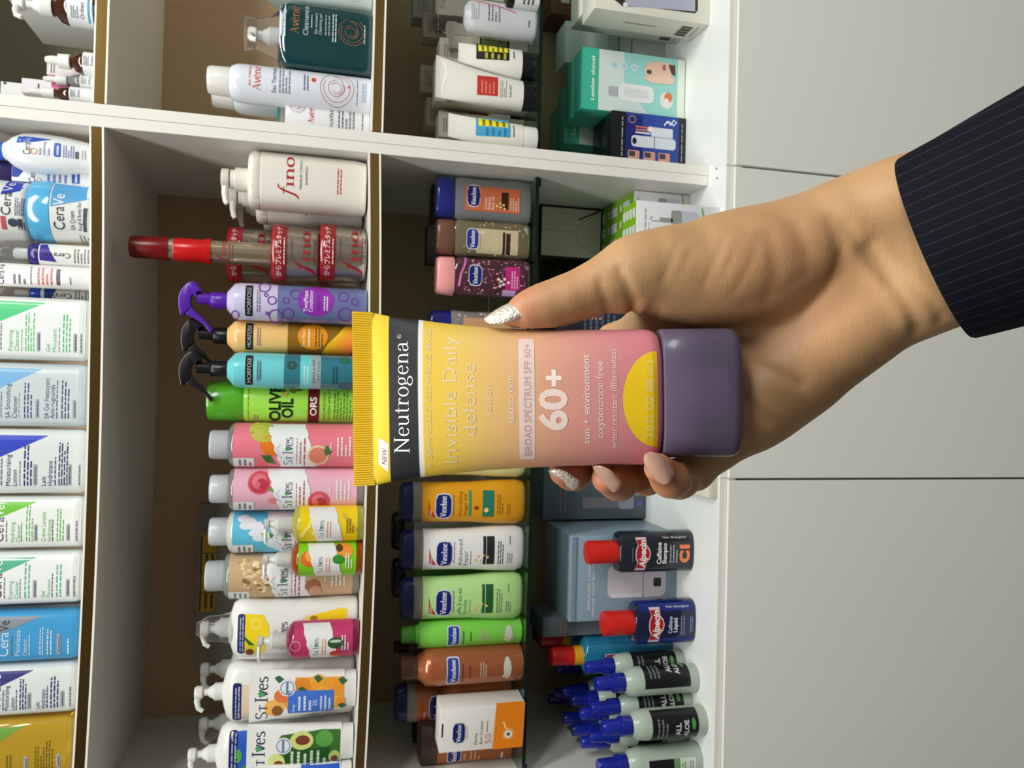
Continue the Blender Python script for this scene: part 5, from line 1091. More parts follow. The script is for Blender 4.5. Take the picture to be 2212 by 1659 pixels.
oil(478, 560, 942, 1157, C(110, 76, 60, .2), mat((152, 138, 106), .05, trans=.5, coat=.6), 'golden clear body oil bottle with brown cap, between the navy and pink capped ones', o2, .06, (60, [(220, 206, 160), (190, 160, 90), (206, 190, 150)]))
def o3(I):
    shield(I, 1027, 600, 42, 28); I.rect(1096, 1130, 578, 628, C(190, 40, 120), 3); I.micro(1108, 1126, 624, 586, 3, C(240, 190, 220), 4); I.rect(1090, 1120, 628, 640, C(190, 150, 200), 2)
    for x, y in ((1086, 610), (1092, 616), (1080, 606), (1094, 605), (1103, 612), (1084, 620)): I.ell(x, y, 3.4, 3.2, C(240, 216, 200), 5, 8)
    I.line([(1006, 562), (1002, 580), (994, 600), (990, 625)], 5, C(206, 110, 180), 2)
oil(558, 645, 942, 1157, C(240, 160, 160, .3), mat((98, 56, 68), .05, trans=.45, coat=.6), 'pink-capped body oil bottle full of rosy flecks', o3, .055, (150, [(206, 120, 160), (170, 90, 110), (226, 160, 190), (130, 60, 80)]), cp=39)
oil(672, 758, 926, 1150, C(34, 42, 120, .15), mat((190, 180, 176), .05, trans=.6, coat=.6), 'clear body oil bottle with navy cap, mostly hidden behind the sunscreen tube', lambda I: [I.rect(1000, 1110, 690, 745, C(196, 150, 110), 2)], .07, (60, [(230, 220, 210), (190, 170, 140)]), cp=50)
pack('cap_carton', 'small black-capped pack behind the golden body oil bottle', 921, None, 497, 578, 'G', .03, .13, (26, 24, 26))
pack('cap_carton', 'dark brown pack behind the navy-capped body oil bottle', 931, None, 410, 497, 'G', .03, .14, (60, 36, 22))
def lotion(pa, pb, top, base, col, label, fn, Yf=.055, sh=None, cap=None, grp='waisted body lotion bottles with dark caps', art=True, kw=1):
    I = It('body_lotion_bottle', label, 'bottle', top, base, pa, pb, 'G', .05, grp, Yf=Yf, pm=(top+(base or 1125))/2+60); a, d = I.w/2, .025; base = I.base if base is None else base; f = I.V; t = top
    z1 = f(t+46)
    I.body([(0, a*.94, d*.9, 2.8), (f(base-20), a, d, 2.8), (f(base-70), a*.96, d*.97, 2.7), (f(base-125), a*.88, d*.93, 2.6), (f(base-180), a*.86, d*.9, 2.5), (z1, a*.88, d*.84, 2.4)], col, e=.009, N=56)
    mobj('clear_shoulder', loft([(z1, a*.88, d*.84, 2.4), (f(t+26), a*.86, d*.8, 2.3)], 56), sh or mat((150, 142, 128), .15, trans=.3), I.r)
    mobj('cap', loft([(f(t+26), a*.87, d*.84, 2.2), (f(t+24), a*.9, d*.86, 2.2), (f(t+5), a*.82, d*.82, 2.1), (f(t), a*.7, d*.7, 2)], 56), cap or C(28, 34, 84, .2), I.r)
    if art:
        m_ = (pa+pb)/2; q = (pb-pa)
        I.poly([(t+58, m_-q*.08), (t+62, m_+q*.1), (t+74, m_+q*.3), (t+59, m_+q*.26)], C(196, 40, 44), 2); I.text('NEW', t+66, 5, m_+q*.26, m_+q*.12, W_, 3)
        shield(I, t+91, m_+q*.06, q*.52, 33); I.micro(t+111, t+114, m_+q*.26, m_-q*.2, 1, C(60, 60, 120))
        fn(I, t, m_, q)
    return I.done(.0035)
def L1(n1, n2, tc, bar):
    def g(I, t, m_, q):
        I.text(n1, t+130, 9, m_+q*.32, m_-q*.24, tc, 2, bold=-.01); I.text(n2, t+142, 9, m_+q*.32, m_+q*.0, tc, 2, bold=-.01); I.micro(t+147, t+150, m_+q*.3, m_, 1, tc)
        I.rect(t+176, t+201, m_-q*.30, m_+q*.3, C(*bar), 2); I.rect(t+182.5, t+184, m_-q*.30, m_+q*.3, C(200, 200, 200), 3)
        for k, (x, y) in enumerate(((160, .2), (165, .12), (170, .22), (176, .1), (186, .14))): I.ell(t+x, m_+q*y, 3, 3, C(232, 200, 130), 4, 8)
        I.micro(t+207, t+222, m_+q*.3, m_-q*.2, 3, tc); I.micro(t+228, t+242, m_+q*.28, m_+q*.05, 3, GREY); I.micro(t+233, t+238, m_-q*.12, m_-q*.3, 1, tc)
    return g
lotion(1034, 1131, 864, 1138, C(222, 154, 28, .3), 'golden orange lotion bottle with green bars', lambda I, t, m_, q: [I.text('Nourishing', t+130, 7, m_+q*.28, m_-q*.26, C(150, 96, 20)), I.text('Argan Oil', t+141, 7, m_+q*.28, m_-q*.2, C(150, 96, 20)), I.rect(t+145, t+151, m_-q*.28, m_+q*.28, C(60, 150, 100), 2), I.rect(t+176, t+201, m_-q*.28, m_+q*.3, C(40, 120, 96), 2), I.ell(t+162, m_+q*.1, 5, 4, C(140, 60, 20), 3), I.ell(t+184, m_+q*.15, 5, 5, C(240, 210, 140), 4), I.micro(t+206, t+222, m_+q*.24, m_-q*.2, 3, C(160, 100, 20)), I.micro(t+228, t+238, m_+q*.26, m_, 2, C(160, 100, 20))])
lotion(1133, 1232, 866, 1137, C(232, 230, 226, .3), 'white lotion bottle with black bar, between the orange and pale green ones', L1('Advanced', 'Repair', C(70, 72, 84), (40, 40, 46)))
lotion(1234, 1336, 866, 1138, C(180, 220, 142, .3), 'pale green lotion bottle with dark green bar', L1('Aloe', 'Soothe', C(90, 130, 80), (30, 92, 40)))
lotion(950, 1030, 930, 1142, C(230, 222, 150, .3), 'pale yellow bottle peeking from behind the edge of the sunscreen tube', None, art=False, grp=None) 
lotion(1095, 1190, 846, None, C(226, 224, 220, .3), 'white lotion bottle in the rear row, between the orange and white ones', None, Yf=.16, cap=BLK, art=False, grp='rear row of lotion bottles with black caps')
lotion(1192, 1290, 847, None, C(110, 190, 90, .3), 'green lotion bottle in the rear row, between the white and pale green ones', None, Yf=.16, cap=BLK, art=False, grp='rear row of lotion bottles with black caps')
def bspray(pa, pb, top, base, col, capc, label, Yf, k=(26, 68), art=True):
    I = It('spray_can', label, 'spray can', top, base, pa, pb, 'G', .045, 'spray moisturiser cans on the glass shelf', Yf=Yf); r_ = I.w/2; f = I.V; t = top; base = I.base if base is None else base
    I.body([(0, r_*.95, r_*.95, 2), (.003, r_, r_, 2), (f(t+k[1]), r_, r_, 2), (f(t+k[1]-12), r_*.95, r_*.95, 2), (f(t+k[0]+12), r_*.8, r_*.8, 2), (f(t+k[0]), r_*.6, r_*.6, 2)], col, N=56)
    mobj('cap', lathe([(r_*.6, f(t+k[0])), (r_*.62, f(t+k[0]-2)), (r_*.6, f(t+3)), (r_*.5, f(t))], 40), capc, I.r)
    if art:
        m_ = (pa+pb)/2; q = pb-pa
        I.rect(t+96, t+124, m_-q*.36, m_+q*.36, C(210, 214, 226), 1, r=.004); I.rect(t+98, t+122, m_-q*.33, m_+q*.33, C(40, 66, 160, .2), 2, r=.004); I.text('Vaseline', t+115, 9, m_+q*.3, m_-q*.3, W_, 3, serf=dict(thick=.15, thin=.06))
        I.micro(t+128, t+134, m_+q*.3, m_-q*.2, 1, C(60, 60, 100)); I.micro(t+144, t+150, m_+q*.2, m_-q*.15, 1, C(80, 60, 50)); I.micro(t+168, t+186, m_+q*.2, m_-q*.2, 3, C(190, 170, 150)); I.ell(t+232, m_, 9, q*.3, C(196, 190, 180), 2); I.ell(t+224, m_+q*.2, 3, 3, C(240, 210, 120), 3)
    return I.done(.003)
bspray(1335, 1395, 867, 1130, C(126, 208, 78, .25, coat=.4), C(84, 160, 60, .3), 'slim bright green moisturiser spray can', .06, (30, 50))
bspray(1396, 1476, 866, 1136, mat((176, 100, 62), .22, metal=.3, coat=.4), C(100, 66, 52, .2), 'copper brown moisturiser spray can', .05, (36, 66))
bspray(1368, 1412, 852, None, mat((84, 46, 26), .3), C(44, 26, 20, .3), 'dark brown capped can hidden behind the green and copper cans', .17, (30, 60), art=False)
def brn(I, t, m_, q): I.text('Cocoa', t+130, 9, m_+q*.2, m_-q*.1, C(226, 180, 150)); I.micro(t+150, t+200, m_+q*.2, m_-q*.2, 4, C(206, 150, 120))
lotion(1458, 1552, 853, 1118, C(166, 94, 50, .3), 'copper brown lotion bottle with navy cap behind the orange and white box', brn, Yf=.10)
I = It('body_butter_bottle', 'squat brown bottle with dark cap in the left corner of the glass shelf', 'bottle', 905, 1115, 1545, 1638, 'G', .05, Yf=.09, pm=1050); a, f = I.w/2, I.V
I.body([(0, a, .025, 3), (f(942), a, .025, 3)], C(164, 92, 50, .3), e=.005); mobj('cap', loft([(f(941), a*.98, .0248, 3), (f(908), a*.98, .0248, 3), (I.h, a*.9, .022, 3)], 48), C(74, 54, 48, .25), I.r)
shield(I, 980, 1612, 42, 28); I.text('Cocoa', 1006, 7, 1634, 1612, C(236, 210, 190)); I.micro(1012, 1040, 1632, 1608, 3, C(220, 170, 130)); I.micro(1082, 1092, 1634, 1616, 1, W_); I.done()
pack('cap_carton', 'thin dark pack standing in the rear left corner of the glass shelf', 893, None, 1505, 1600, 'G', .03, .19, (30, 24, 22))
def spf(I):
    I.poly([(1064, 1606), (1068, 1502), (1134, 1502), (1134, 1606)], C(240, 132, 20), 1); I.rect(950, 953, 1540, 1570, INK, 1); shield(I, 988, 1563, 44, 26); I.micro(1004, 1007, 1578, 1548, 1, C(150, 150, 190))
    I.text('Daily', 1028, 5, 1592, 1566, C(80, 84, 110)); I.text('Sun Cream', 1040, 6, 1592, 1540, C(80, 84, 110)); I.text('50', 1060, 14, 1592, 1570, C(214, 110, 90), bold=-.015); I.micro(1046, 1052, 1566, 1540, 1, C(214, 130, 110))
    for k in range(12): I.line([(1098+6*math.cos(k*.5236), 1574+6*math.sin(k*.5236)), (1098+14*math.cos(k*.5236), 1574+14*math.sin(k*.5236))], 1.6, C(250, 214, 160), 2)
    I.ell(1098, 1574, 9, 9, C(244, 232, 214), 3); I.ell(1098, 1574, 4, 4, C(70, 90, 90), 4); I.line([(1093, 1564), (1086, 1545)], 3, C(250, 226, 180), 2)
pack('sunscreen_carton', 'small white and orange sun cream box at the front of the glass shelf', 947, 1133, 1507, 1605, 'G', .045, None, (234, 230, 224), spf, rz=-.12)
# ------------------------------------------------------------------ glass shelf, right unit
def gtube(pa, pb, top, base, label, capc, fn, Yf, t0=None, t1=None, capl=26, sh='RG', dep=.036):
    I = It('cream_tube', label, 'tube', top, base, pa, pb, sh, dep, 'white cream tubes on the right glass shelf', Yf=Yf, pm=(top+(base or 1150))/2+70); base = I.base; k = I.w/(pb-pa); f = I.V; S = []
    t0 = pa if t0 is None else t0; t1 = pb if t1 is None else t1
    for j in range(13):
        q = j/12; px = base-capl-(base-top-capl)*q; lo, hi = pa+(t0-pa)*q**1.5, pb+(t1-pb)*q**1.5
        S.append((f(px), (hi-lo)/2*k, max(.0012, dep/2*(1-q**1.7)), 2.2+q, ((pa+pb)/2-(lo+hi)/2)*k, 0))
    I.body(S, C(226, 224, 214, .32), N=52, ang=60); mobj('cap', loft([(0, I.w*.44, dep*.46, 2.2), (.002, I.w*.46, dep*.48, 2.2), (f(base-capl), I.w*.47, dep*.49, 2.2)], 44), capc, I.r)
    I.U = lambda py: ((pa+pb)/2-py)*k
    if fn: fn(I)
    return I.done(.003)
def tA(I): I.rect(1025, 1092, 110, 146, C(26, 26, 24), 1, r=.002); I.rect(1029, 1089, 112, 129, C(226, 214, 50), 2, r=.001); I.micro(1032, 1084, 128, 114, 5, C(70, 70, 20), 3); I.micro(1038, 1088, 144, 131, 4, C(190, 180, 60), 3); I.micro(1098, 1104, 140, 124, 1, INK)
gtube(113, 178, 990, 1150, 'white tube with black and yellow label and black cap, at the back', BLK, tA, .05, 112, 152, 30)
def tB(I): I.rect(1030, 1076, 180, 221, C(186, 52, 44), 1); I.micro(1036, 1070, 217, 190, 4, C(226, 130, 110), 2); I.micro(1079, 1096, 222, 186, 4, C(150, 150, 144)); I.text('NACIFIC', 1106, 5, 220, 194, INK); I.line([(948, 150), (960, 160), (965, 180), (958, 200), (955, 222)], 3, C(244, 244, 240), 1)
gtube(176, 240, 940, 1164, 'big white tube with square red label and black cap, frontmost', BLK, tB, .045, 141, 231, 30)
def tC(I): I.rect(1011, 1052, 232, 268, C(150, 30, 30), 1)
gtube(222, 272, 960, 1128, 'white tube with dark red label hidden behind the big red-labelled one', BLK, tC, .13, None, None, 28)
def tD(I): I.rect(1024, 1096, 266, 308, C(70, 160, 200), 1, r=.002); I.rect(1029, 1091, 269, 287, C(236, 224, 30), 2, r=.001); I.micro(1032, 1088, 286, 271, 4, C(100, 96, 20), 3); I.micro(1040, 1090, 306, 290, 4, C(50, 120, 170), 3); I.micro(1100, 1105, 306, 280, 1, INK)
gtube(272, 330, 968, 1156, 'white tube with blue and yellow label and white cap beside the divider', W_, tD, .03, 262, 312, 32)
CR_ = (206, 200, 182)
def olive(I): I.rect(1033, 1098, 75, 118, C(30, 32, 22), 1); I.rect(1037, 1094, 76, 109, C(118, 134, 84), 2, r=.001); I.micro(1042, 1058, 100, 84, 3, C(60, 70, 40), 3); I.micro(1072, 1084, 104, 90, 2, INK, 3)
pack('cream_carton', 'cream carton with olive green label on the right glass shelf', 967, None, 68, 124, 'RG', .04, .11, CR_, olive, pm=1050)
for i, (t, a, b_, y, lb) in enumerate(((912, 54, 106, .21, 'plain cream carton standing behind the olive-labelled one'), (946, 103, 155, .12, 'plain cream carton behind the black and yellow tube'), (938, 144, 238, .10, 'wide cream carton right behind the big red-labelled tube'), (905, 165, 222, .22, 'dim cream carton in the back row behind the wide one'), (918, 232, 290, .19, 'dim cream carton in the back row nearest the divider'), (944, 258, 312, .12, 'cream carton behind the blue and yellow tube'), (890, -5, 68, .24, 'tall grey-white carton in the back row at the photo edge'), (938, -20, 55, .15, 'grey-white carton behind the pink-lined bottle'))):
    pack('cream_carton', lb, t, None, a, b_, 'RG', .04, y, CR_ if i < 6 else (190, 186, 172), (lambda I: I.micro(I.top+8, I.top+30, I.pb-12, I.pa+12, 4, C(150, 146, 130))) if i != 2 else None, group='plain cream cartons crowding the right glass shelf', pm=1040)
I = It('foam_bottle', 'white rounded bottle with pink stripe in a clear bag, near the photo edge', 'bottle', 1002, 1152, 10, 80, 'RG', .04, Yf=.05); r_ = I.w/2; f = I.V
I.body([(0, r_, .02, 2.2), (f(1030), r_*.98, .02, 2.2), (f(1010), r_*.85, .017, 2.1), (I.h, r_*.5, .012, 2)], C(228, 230, 236, .2, coat=.4), e=.005); I.line([(1022, 20), (1070, 26), (1106, 36)], 3, C(222, 120, 140), 2); I.micro(1012, 1030, 60, 24, 4, C(160, 160, 170)); I.micro(1045, 1074, 60, 22, 4, C(130, 110, 130)); I.micro(1130, 1136, 62, 48, 1, INK); I.done()
mobj('clear_bag', loft([(.001, r_*1.06, .022, 2.4), (f(1040), r_*1.08, .024, 2.4), (f(985), r_*1.15, .02, 2.6), (f(950), r_*1.2, .004, 3)], 24), M_wrap, I.r, ang=10)
I = It('cream_jar', 'small white jar with black lid, cut off at the photo edge', 'jar', 1095, 1156, -30, 21, 'RG', .045, Yf=.03); r_ = I.w/2
I.body([(0, r_, r_, 2), (I.h*.8, r_, r_, 2)], W_, e=.003); mobj('lid', lathe([(r_*1.01, I.h*.8), (r_*1.01, I.h), (r_*.9, I.h+.001)]), BLK, I.r); I.micro(1120, 1145, 16, -10, 3, INK); I.done()
# ------------------------------------------------------------------ bottom board, middle unit
def alpecin(I, px, py, w_, hh, l=3):
    a, b_ = w_/2, hh/2
    def sh(k, m, l):
        P = [(px-b_*k, py-a*k), (px+b_*.45*k, py-a*k), (px+b_*.5*k, py-a*.55*k), (px+b_*.95*k, py-a*.3*k), (px+b_*1.1*k, py), (px+b_*.95*k, py+a*.3*k), (px+b_*.5*k, py+a*.55*k), (px+b_*.45*k, py+a*k), (px-b_*k, py+a*k), (px-b_*.7*k, py+a*.55*k), (px-b_*.95*k, py+a*.28*k), (px-b_*1.0*k, py), (px-b_*.95*k, py-a*.28*k), (px-b_*.7*k, py-a*.55*k)]
        I.poly(P, m, l)
    sh(1.0, C(220, 190, 200), l); sh(.86, C(176, 24, 34), l+1); I.text('Alpecin', px+hh*.2, hh*.42, py+w_*.42, py-w_*.42, W_, l+2, bold=.03, shear=.2)
def shampoo(pa, pb, top, base, capb, cap_a, cap_b, col, label, fn):
    I = It('shampoo_bottle', label, 'bottle', top, base, pa, pb, 'E', .044, 'flat dark shampoo bottles with red caps', pm=1430); a, d, f = I.w/2, .022, I.V
    I.body([(0, a, d, 3), (f(1500), a, d, 3), (f(capb+6), a*.98, d*.97, 3), (f(capb-2), a*.9, d*.9, 2.8), (f(capb-5), a*.6, d*.7, 2.2)], col, e=.003, N=56)
    r_ = a*.56; mobj('cap', lathe([(r_, f(capb-4)), (r_*1.01, f(capb-6)), (r_, f(top+3)), (r_*.96, f(top)), (r_*.9, f(top))], 44), C(206, 36, 28, .3), I.r)
    fn(I); return I.done(.003)
def a1(I):
    alpecin(I, 1382, 1190, 70, 33); I.text('Caffeine', 1424, 10, 1212, 1166, W_, 3, bold=.02); I.text('Shampoo', 1436, 9, 1212, 1168, W_, 3, bold=.02); I.micro(1441, 1462, 1210, 1172, 3, C(170, 174, 180), 3); I.text('C1', 1487, 20, 1211, 1172, C(236, 130, 80), 3, bold=.07)
    I.rect(1422, 1488, 1157, 1164, C(12, 14, 18), 2); I.micro(1357, 1361, 1206, 1176, 1, GREY, 3)
    I.art.text('Hair Energizer', I.U(1158), I.V(1455), 3.6*I.h/(I.base-I.top), W_, 3, w=I.V(1428)-I.V(1482), rot=-math.pi/2)
shampoo(1145, 1233, 1268, 1500, 1335, 0, 0, C(30, 36, 46, .25, coat=.4), 'black shampoo bottle with red cap and orange mark, standing before the grey-blue box', a1)
def a2(I):
    I.rect(1366, 1503, 1294, 1312, C(20, 40, 120), 1); I.rect(1366, 1503, 1370, 1386, C(20, 40, 120), 1); alpecin(I, 1412, 1341, 74, 34); I.text('Caffeine', 1448, 8, 1360, 1324, C(190, 196, 220), 3, bold=.02); I.text('Liquid', 1460, 9, 1358, 1328, W_, 3, bold=.02); I.micro(1466, 1478, 1364, 1324, 2, C(120, 140, 190), 3)
    I.art.text('Hair Energizer', I.U(1306), I.V(1462), 3.6*I.h/(I.base-I.top), W_, 3, w=I.V(1436)-I.V(1490), rot=-math.pi/2); I.micro(1488, 1496, 1360, 1326, 2, C(130, 150, 200), 3)
shampoo(1294, 1387, 1303, 1504, 1370, 0, 0, C(22, 26, 60, .15, coat=.6), 'dark blue shampoo bottle with red cap, beside the row of blue-capped gel bottles', a2)
I = It('shampoo_bottle', 'bright blue liquid bottle with red and yellow cap, behind the dark blue shampoo', 'bottle', 1190, 1402, 1372, 1452, 'E', .044, Yf=.09, pm=1300); a, f = I.w/2, I.V
I.body([(0, a, .022, 3), (f(1250), a*.98, .022, 3), (f(1243), a*.6, .018, 2.2)], mat((40, 130, 170), .1, trans=.35, coat=.5), e=.003); I.rect(1278, 1300, 1404, 1436, C(200, 180, 190), 2); I.rect(1280, 1298, 1406, 1434, C(170, 30, 50), 3); I.micro(1284, 1295, 1430, 1410, 2, W_, 4); I.done()
r_ = a*.5; mobj('cap', lathe([(r_, f(1243)), (r_, f(1195)), (r_*.9, f(1190))]), C(196, 30, 24, .3), I.r); mobj('yellow_ring', lathe([(r_+.0003, f(1249)), (r_+.0003, f(1228))]), C(214, 160, 30), I.r)
dup(I.r, (I.P.x+.012, I.P.y+.07, I.P.z), 'bright blue liquid bottle in the dark behind the other one, only its red cap showing', group='bright blue liquid bottles')
# gel bottles with blue twist caps
def gel(x_px, pa, pb, top, base, label, lab, Yf=None, rzl=0.0):
    "lab: angle of the label centre on the body (radians, 0 = to the viewer, + = turned to the right)"
    I = It('gel_bottle', label, 'bottle', top, base, pa, pb, 'E', .05, 'tonic bottles with blue twist caps', Yf=Yf, pm=1440); r_ = I.w/2; k = I.h/(base-top); f = I.V; r_ = max(.019, min(r_, .024))
    I.body([(0, r_*.9, r_*.9, 2), (.004, r_, r_, 2), (I.h*.60, r_, r_, 2), (I.h*.68, r_*.9, r_*.9, 2), (I.h*.73, r_*.62, r_*.62, 2)], M_gel, N=48)
    mobj('collar', lathe([(r_*.66, I.h*.725), (r_*.68, I.h*.73), (r_*.66, I.h*.83), (r_*.5, I.h*.835)]), M_gc, I.r)
    mobj('cap', lathe([(r_*.5, I.h*.83), (r_*.52, I.h*.84), (r_*.47, I.h*.99), (r_*.42, I.h)]), M_gc, I.r)
    A = Art(); R_ = r_+.0003; H_ = I.h
    if lab[0] == 'k':
        A.rect(-r_*1.5, H_*.1, r_*1.5, H_*.56, C(20, 22, 26, .3), 1); A.text('ALL', 0, H_*.28, H_*.05, C(206, 210, 206), 2, bold=.03, rot=0); A.text('ALOE', 0, H_*.20, H_*.045, C(206, 210, 206), 2, bold=.03); A.micro(-r_*.8, H_*.52, r_*1.6, H_*.12, 3, C(120, 124, 130), 2); A.ell(r_*.3, H_*.15, r_*.4, H_*.02, C(80, 150, 70), 2)
    else:
        A.rect(-r_*1.1, H_*.08, r_*1.1, H_*.56, C(206, 216, 200), 1); A.rect(-r_*1.1, H_*.30, r_*1.1, H_*.55, C(20, 22, 26, .3), 2); A.rect(-r_*1.1, H_*.24, r_*1.1, H_*.30, C(110, 150, 100), 2); A.micro(-r_*.9, H_*.23, r_*1.8, H_*.13, 5, C(120, 130, 120), 2); A.text('O', 0, H_*.38, H_*.06, C(160, 164, 170), 3)
    an = lab[1]
    A.build(I.r, lambda u, v: (R_*math.sin(u/R_+an), -R_*math.cos(u/R_+an), v), .003, eps=0)
    return I
M_gel = mat((196, 212, 196), .28, trans=.25, coat=.3); M_gc = C(26, 38, 150, .2, coat=.4)
g0 = gel(0, 1393, 1446, 1268, 1488, 'gel bottle with blue cap and dark label, first of the group beside the blue shampoo', ('k', .2))
gel(0, 1438, 1499, 1284, 1511, 'gel bottle with blue cap turned so the plain greenish side shows', ('k', 1.25))
gel(0, 1490, 1541, 1278, 1504, 'gel bottle with blue cap half hidden between the plain-sided and frontmost ones', ('k', .5))
gel(0, 1525, 1593, 1300, 1531, 'frontmost gel bottle with blue cap and white lettering on a black label', ('k', -.1))
gel(0, 1565, 1612, 1278, 1502, 'gel bottle with blue cap showing a green and white label edge', ('w', .3))
gel(0, 1600, 1668, 1288, 1517, 'gel bottle with blue cap at the left edge, pale label turned away', ('w', -.6))
FR = [o for o in COL.objects if o.name.startswith('gel_bottle') and o.parent is None]
pos = [[o.location.x, o.location.y] for o in FR]; nf = len(pos)
for px, py, Y in ((1235, 1470, .11), (1252, 1500, .085), (1226, 1512, .15), (1243, 1539, .115), (1228, 1566, .16), (1262, 1556, .075), (1250, 1595, .125), (1268, 1620, .065), (1205, 1455, .20), (1200, 1500, .23), (1198, 1540, .26), (1222, 1440, .17)):
    pos.append([atY(px, py, Y).x, Y])
for it in range(400):
    for i in range(len(pos)):
        for j in range(i):
            dx, dy = pos[i][0]-pos[j][0], pos[i][1]-pos[j][1]; d = math.hypot(dx, dy)+1e-6
            if d < .0492:
                k = (.0493-d)/d*(.5 if j >= nf or i < nf else 1)
                pos[i][0] += dx*k; pos[i][1] += dy*k
                if j >= nf or i < nf: pos[j][0] -= dx*k; pos[j][1] -= dy*k
        pos[i][0] = min(max(pos[i][0], XL+.0262), -.455); pos[i][1] = min(pos[i][1], .355)
for o, p in zip(FR, pos): o.location.x, o.location.y = p
for k, p in enumerate(pos[nf:]):
    if math.hypot(p[0]+.472, p[1]-.112) > .052: dup(g0.r, (p[0], p[1], g0.P.z), 'blue-capped gel bottle in the dark rows behind the front ones')
# grey-blue boxes
SB = (136, 156, 172)
def steamer(I):
    I.rect(I.top+3, 1216+4, 1141, 1310, C(120, 142, 156), 1); I.rect(1216, 1218, 1141, 1310, C(90, 104, 116), 2)
    I.text('WIRELESS CHARGING', 1252, 6.5, 1290, 1164, C(216, 214, 216), 2, bold=.02); I.text('WATER STEAMING MACHINE', 1262, 6, 1302, 1156, C(216, 214, 216), 2, bold=.02)
    PK = C(206, 196, 206, .3); I.rect(1292, 1435, 1200, 1267, PK, 2, r=.012); I.rect(1300, 1378, 1258, 1266, C(222, 214, 222), 3); I.rect(1377, 1380, 1208, 1267, C(160, 150, 166), 3); I.rect(1404, 1423, 1228, 1246, C(30, 36, 40), 3, r=.002)
I = pack('appliance_carton', 'large grey-blue carton picturing a pale pink steamer, behind the black shampoo', 1203, 1462, 1138, 1311, 'E', .15, None, SB, steamer, pm=1350, rough=.35)
kk = Art(); kk.rect(.02, .02, .05, .09, C(150, 156, 160), 1); kk.rect(.055, .02, .08, .09, C(166, 168, 166), 1)
I2 = pack('appliance_carton', 'dark slate carton to the right of the large grey-blue one', 1155, 1396, 1003, 1110, 'E', .12, None, (84, 96, 104), lambda I: [I.micro(1188, 1210, 1095, 1045, 2, C(120, 114, 116)), I.rect(1245, 1330, 1065, 1088, C(120, 116, 124), 1, r=.004), I.rect(1330, 1366, 1062, 1090, C(150, 156, 170), 1, r=.006), I.rect(1330, 1395, 1003, 1062, C(120, 146, 164), 1), I.rect(1374, 1386, 1075, 1084, C(110, 96, 190), 2)], pm=1300, rough=.35)
pack('appliance_carton', 'slate grey carton to the left behind the large grey-blue one', 1156, 1425, 1313, 1352, 'E', .10, .11, (92, 102, 108), lambda I: [I.micro(1186, 1206, 1345, 1318, 2, C(140, 120, 100))], pm=1280)
pack('appliance_carton', 'black carton at the rear, between the slate grey carton and the blue liquid bottle', 1160, None, 1345, 1380, 'E', .07, .26, (14, 15, 18), None)
# green and white cartons
GRN = (120, 172, 24)
def device(I, a0, c0, sc=1):
    g1, g2 = C(150, 154, 150), C(190, 196, 204)
    I.rect(a0, a0+70*sc, c0, c0+45*sc, g2, 1, r=.008); I.rect(a0, a0+26*sc, c0, c0+30*sc, g1, 2, r=.004); I.rect(a0-28*sc, a0+4, c0+18*sc, c0+28*sc, g1, 2, r=.002)
    I.line([(a0-28*sc, c0+26*sc), (a0-46*sc, c0+27*sc), (a0-51*sc, c0+22*sc), (a0-46*sc, c0+17*sc)], 1.6, C(130, 130, 140), 2); I.line([(a0+76*sc, c0-10*sc), (a0+82*sc, c0+15*sc), (a0+80*sc, c0+34*sc)], 4, C(120, 180, 60), 1); I.micro(a0-66*sc, a0-60*sc, c0+80*sc, c0, 1, C(170, 170, 160), 2); I.micro(a0-56*sc, a0-53*sc, c0+90*sc, c0+30*sc, 1, C(180, 180, 176), 2)
def green(I, tops):
    "green lid with pictures of the contents"
    I.secs = None; b = Art(); W, D = I.w, I.d
    b.rect(-W/2, -D/2, W/2, D/2, C(*GRN), 1)
    for q in range(4):
        for p in range(3):
            u = -W/2+W*(.14+.24*q); v = -D/2+D*(.2+.28*p); b.rect(u, v, u+W*.10, v+D*.16, C(220, 220, 228), 2, r=.002); b.rect(u+W*.02, v-D*.07, u+W*.09, v-D*.03, W_, 2)
    b.build(I.r, lambda u, v: (u, v, I.h+.0004), 0, 'lid_print', 0, 0)
    o = I.r.children[-1]
    for v in o.data.vertices: pass
def greenbox(top, base, pa, pb, dep, Yf, label, dv):
    I = pack('device_carton', label, top, base, pa, pb, 'E', dep, Yf, (224, 222, 226), dv, pm=(top+base)/2, group='white device cartons with green lids'); I.carton2 = True
    green(I, 0); o = I.r.children[-1]
    for v in o.data.vertices: v.co.z = I.h+.0003+(.0002 if o.data.vertices else 0)
    return I
def green(I, tops):
    b = bmesh.new(); W, D, z = I.w, I.d, I.h; ms = [C(*GRN), C(214, 216, 224), C(236, 238, 236)]
    def q(u0, v0, u1, v1, dz, mi):
        f = b.faces.new([b.verts.new((u, v, z+dz)) for u, v in ((u0, v0), (u1, v0), (u1, v1), (u0, v1))]); f.material_index = mi
    q(-W/2+.0006, -D/2+.0006, W/2-.0006, D/2-.0006, .0003, 0)
    for i in range(5):
        for j in range(4):
            u = -W/2+W*(.06+.19*i); v = -D/2+D*(.08+.24*j); q(u, v, u+W*.11, v+D*.12, .0005, 1); q(u+W*.02, v+D*.15, u+W*.1, v+D*.18, .0005, 2)
    mobj('green_lid', b, ms, I.r, smooth=False)
def d1(I): device(I, 1388, 421)
def d2(I): device(I, 1438, 464, .95)
def greenbox(top, base, pa, pb, dep, Yf, label, dv):
    I = pack('device_carton', label, top, base, pa, pb, 'E', dep, Yf, (224, 222, 226), dv, pm=(top+base)/2, group='white device cartons with green lids'); green(I, 0); return I
GA = greenbox(1314, 1489, 410, 585, .24, None, 'white device carton with green lid, the rear one under the dark open box', d1)
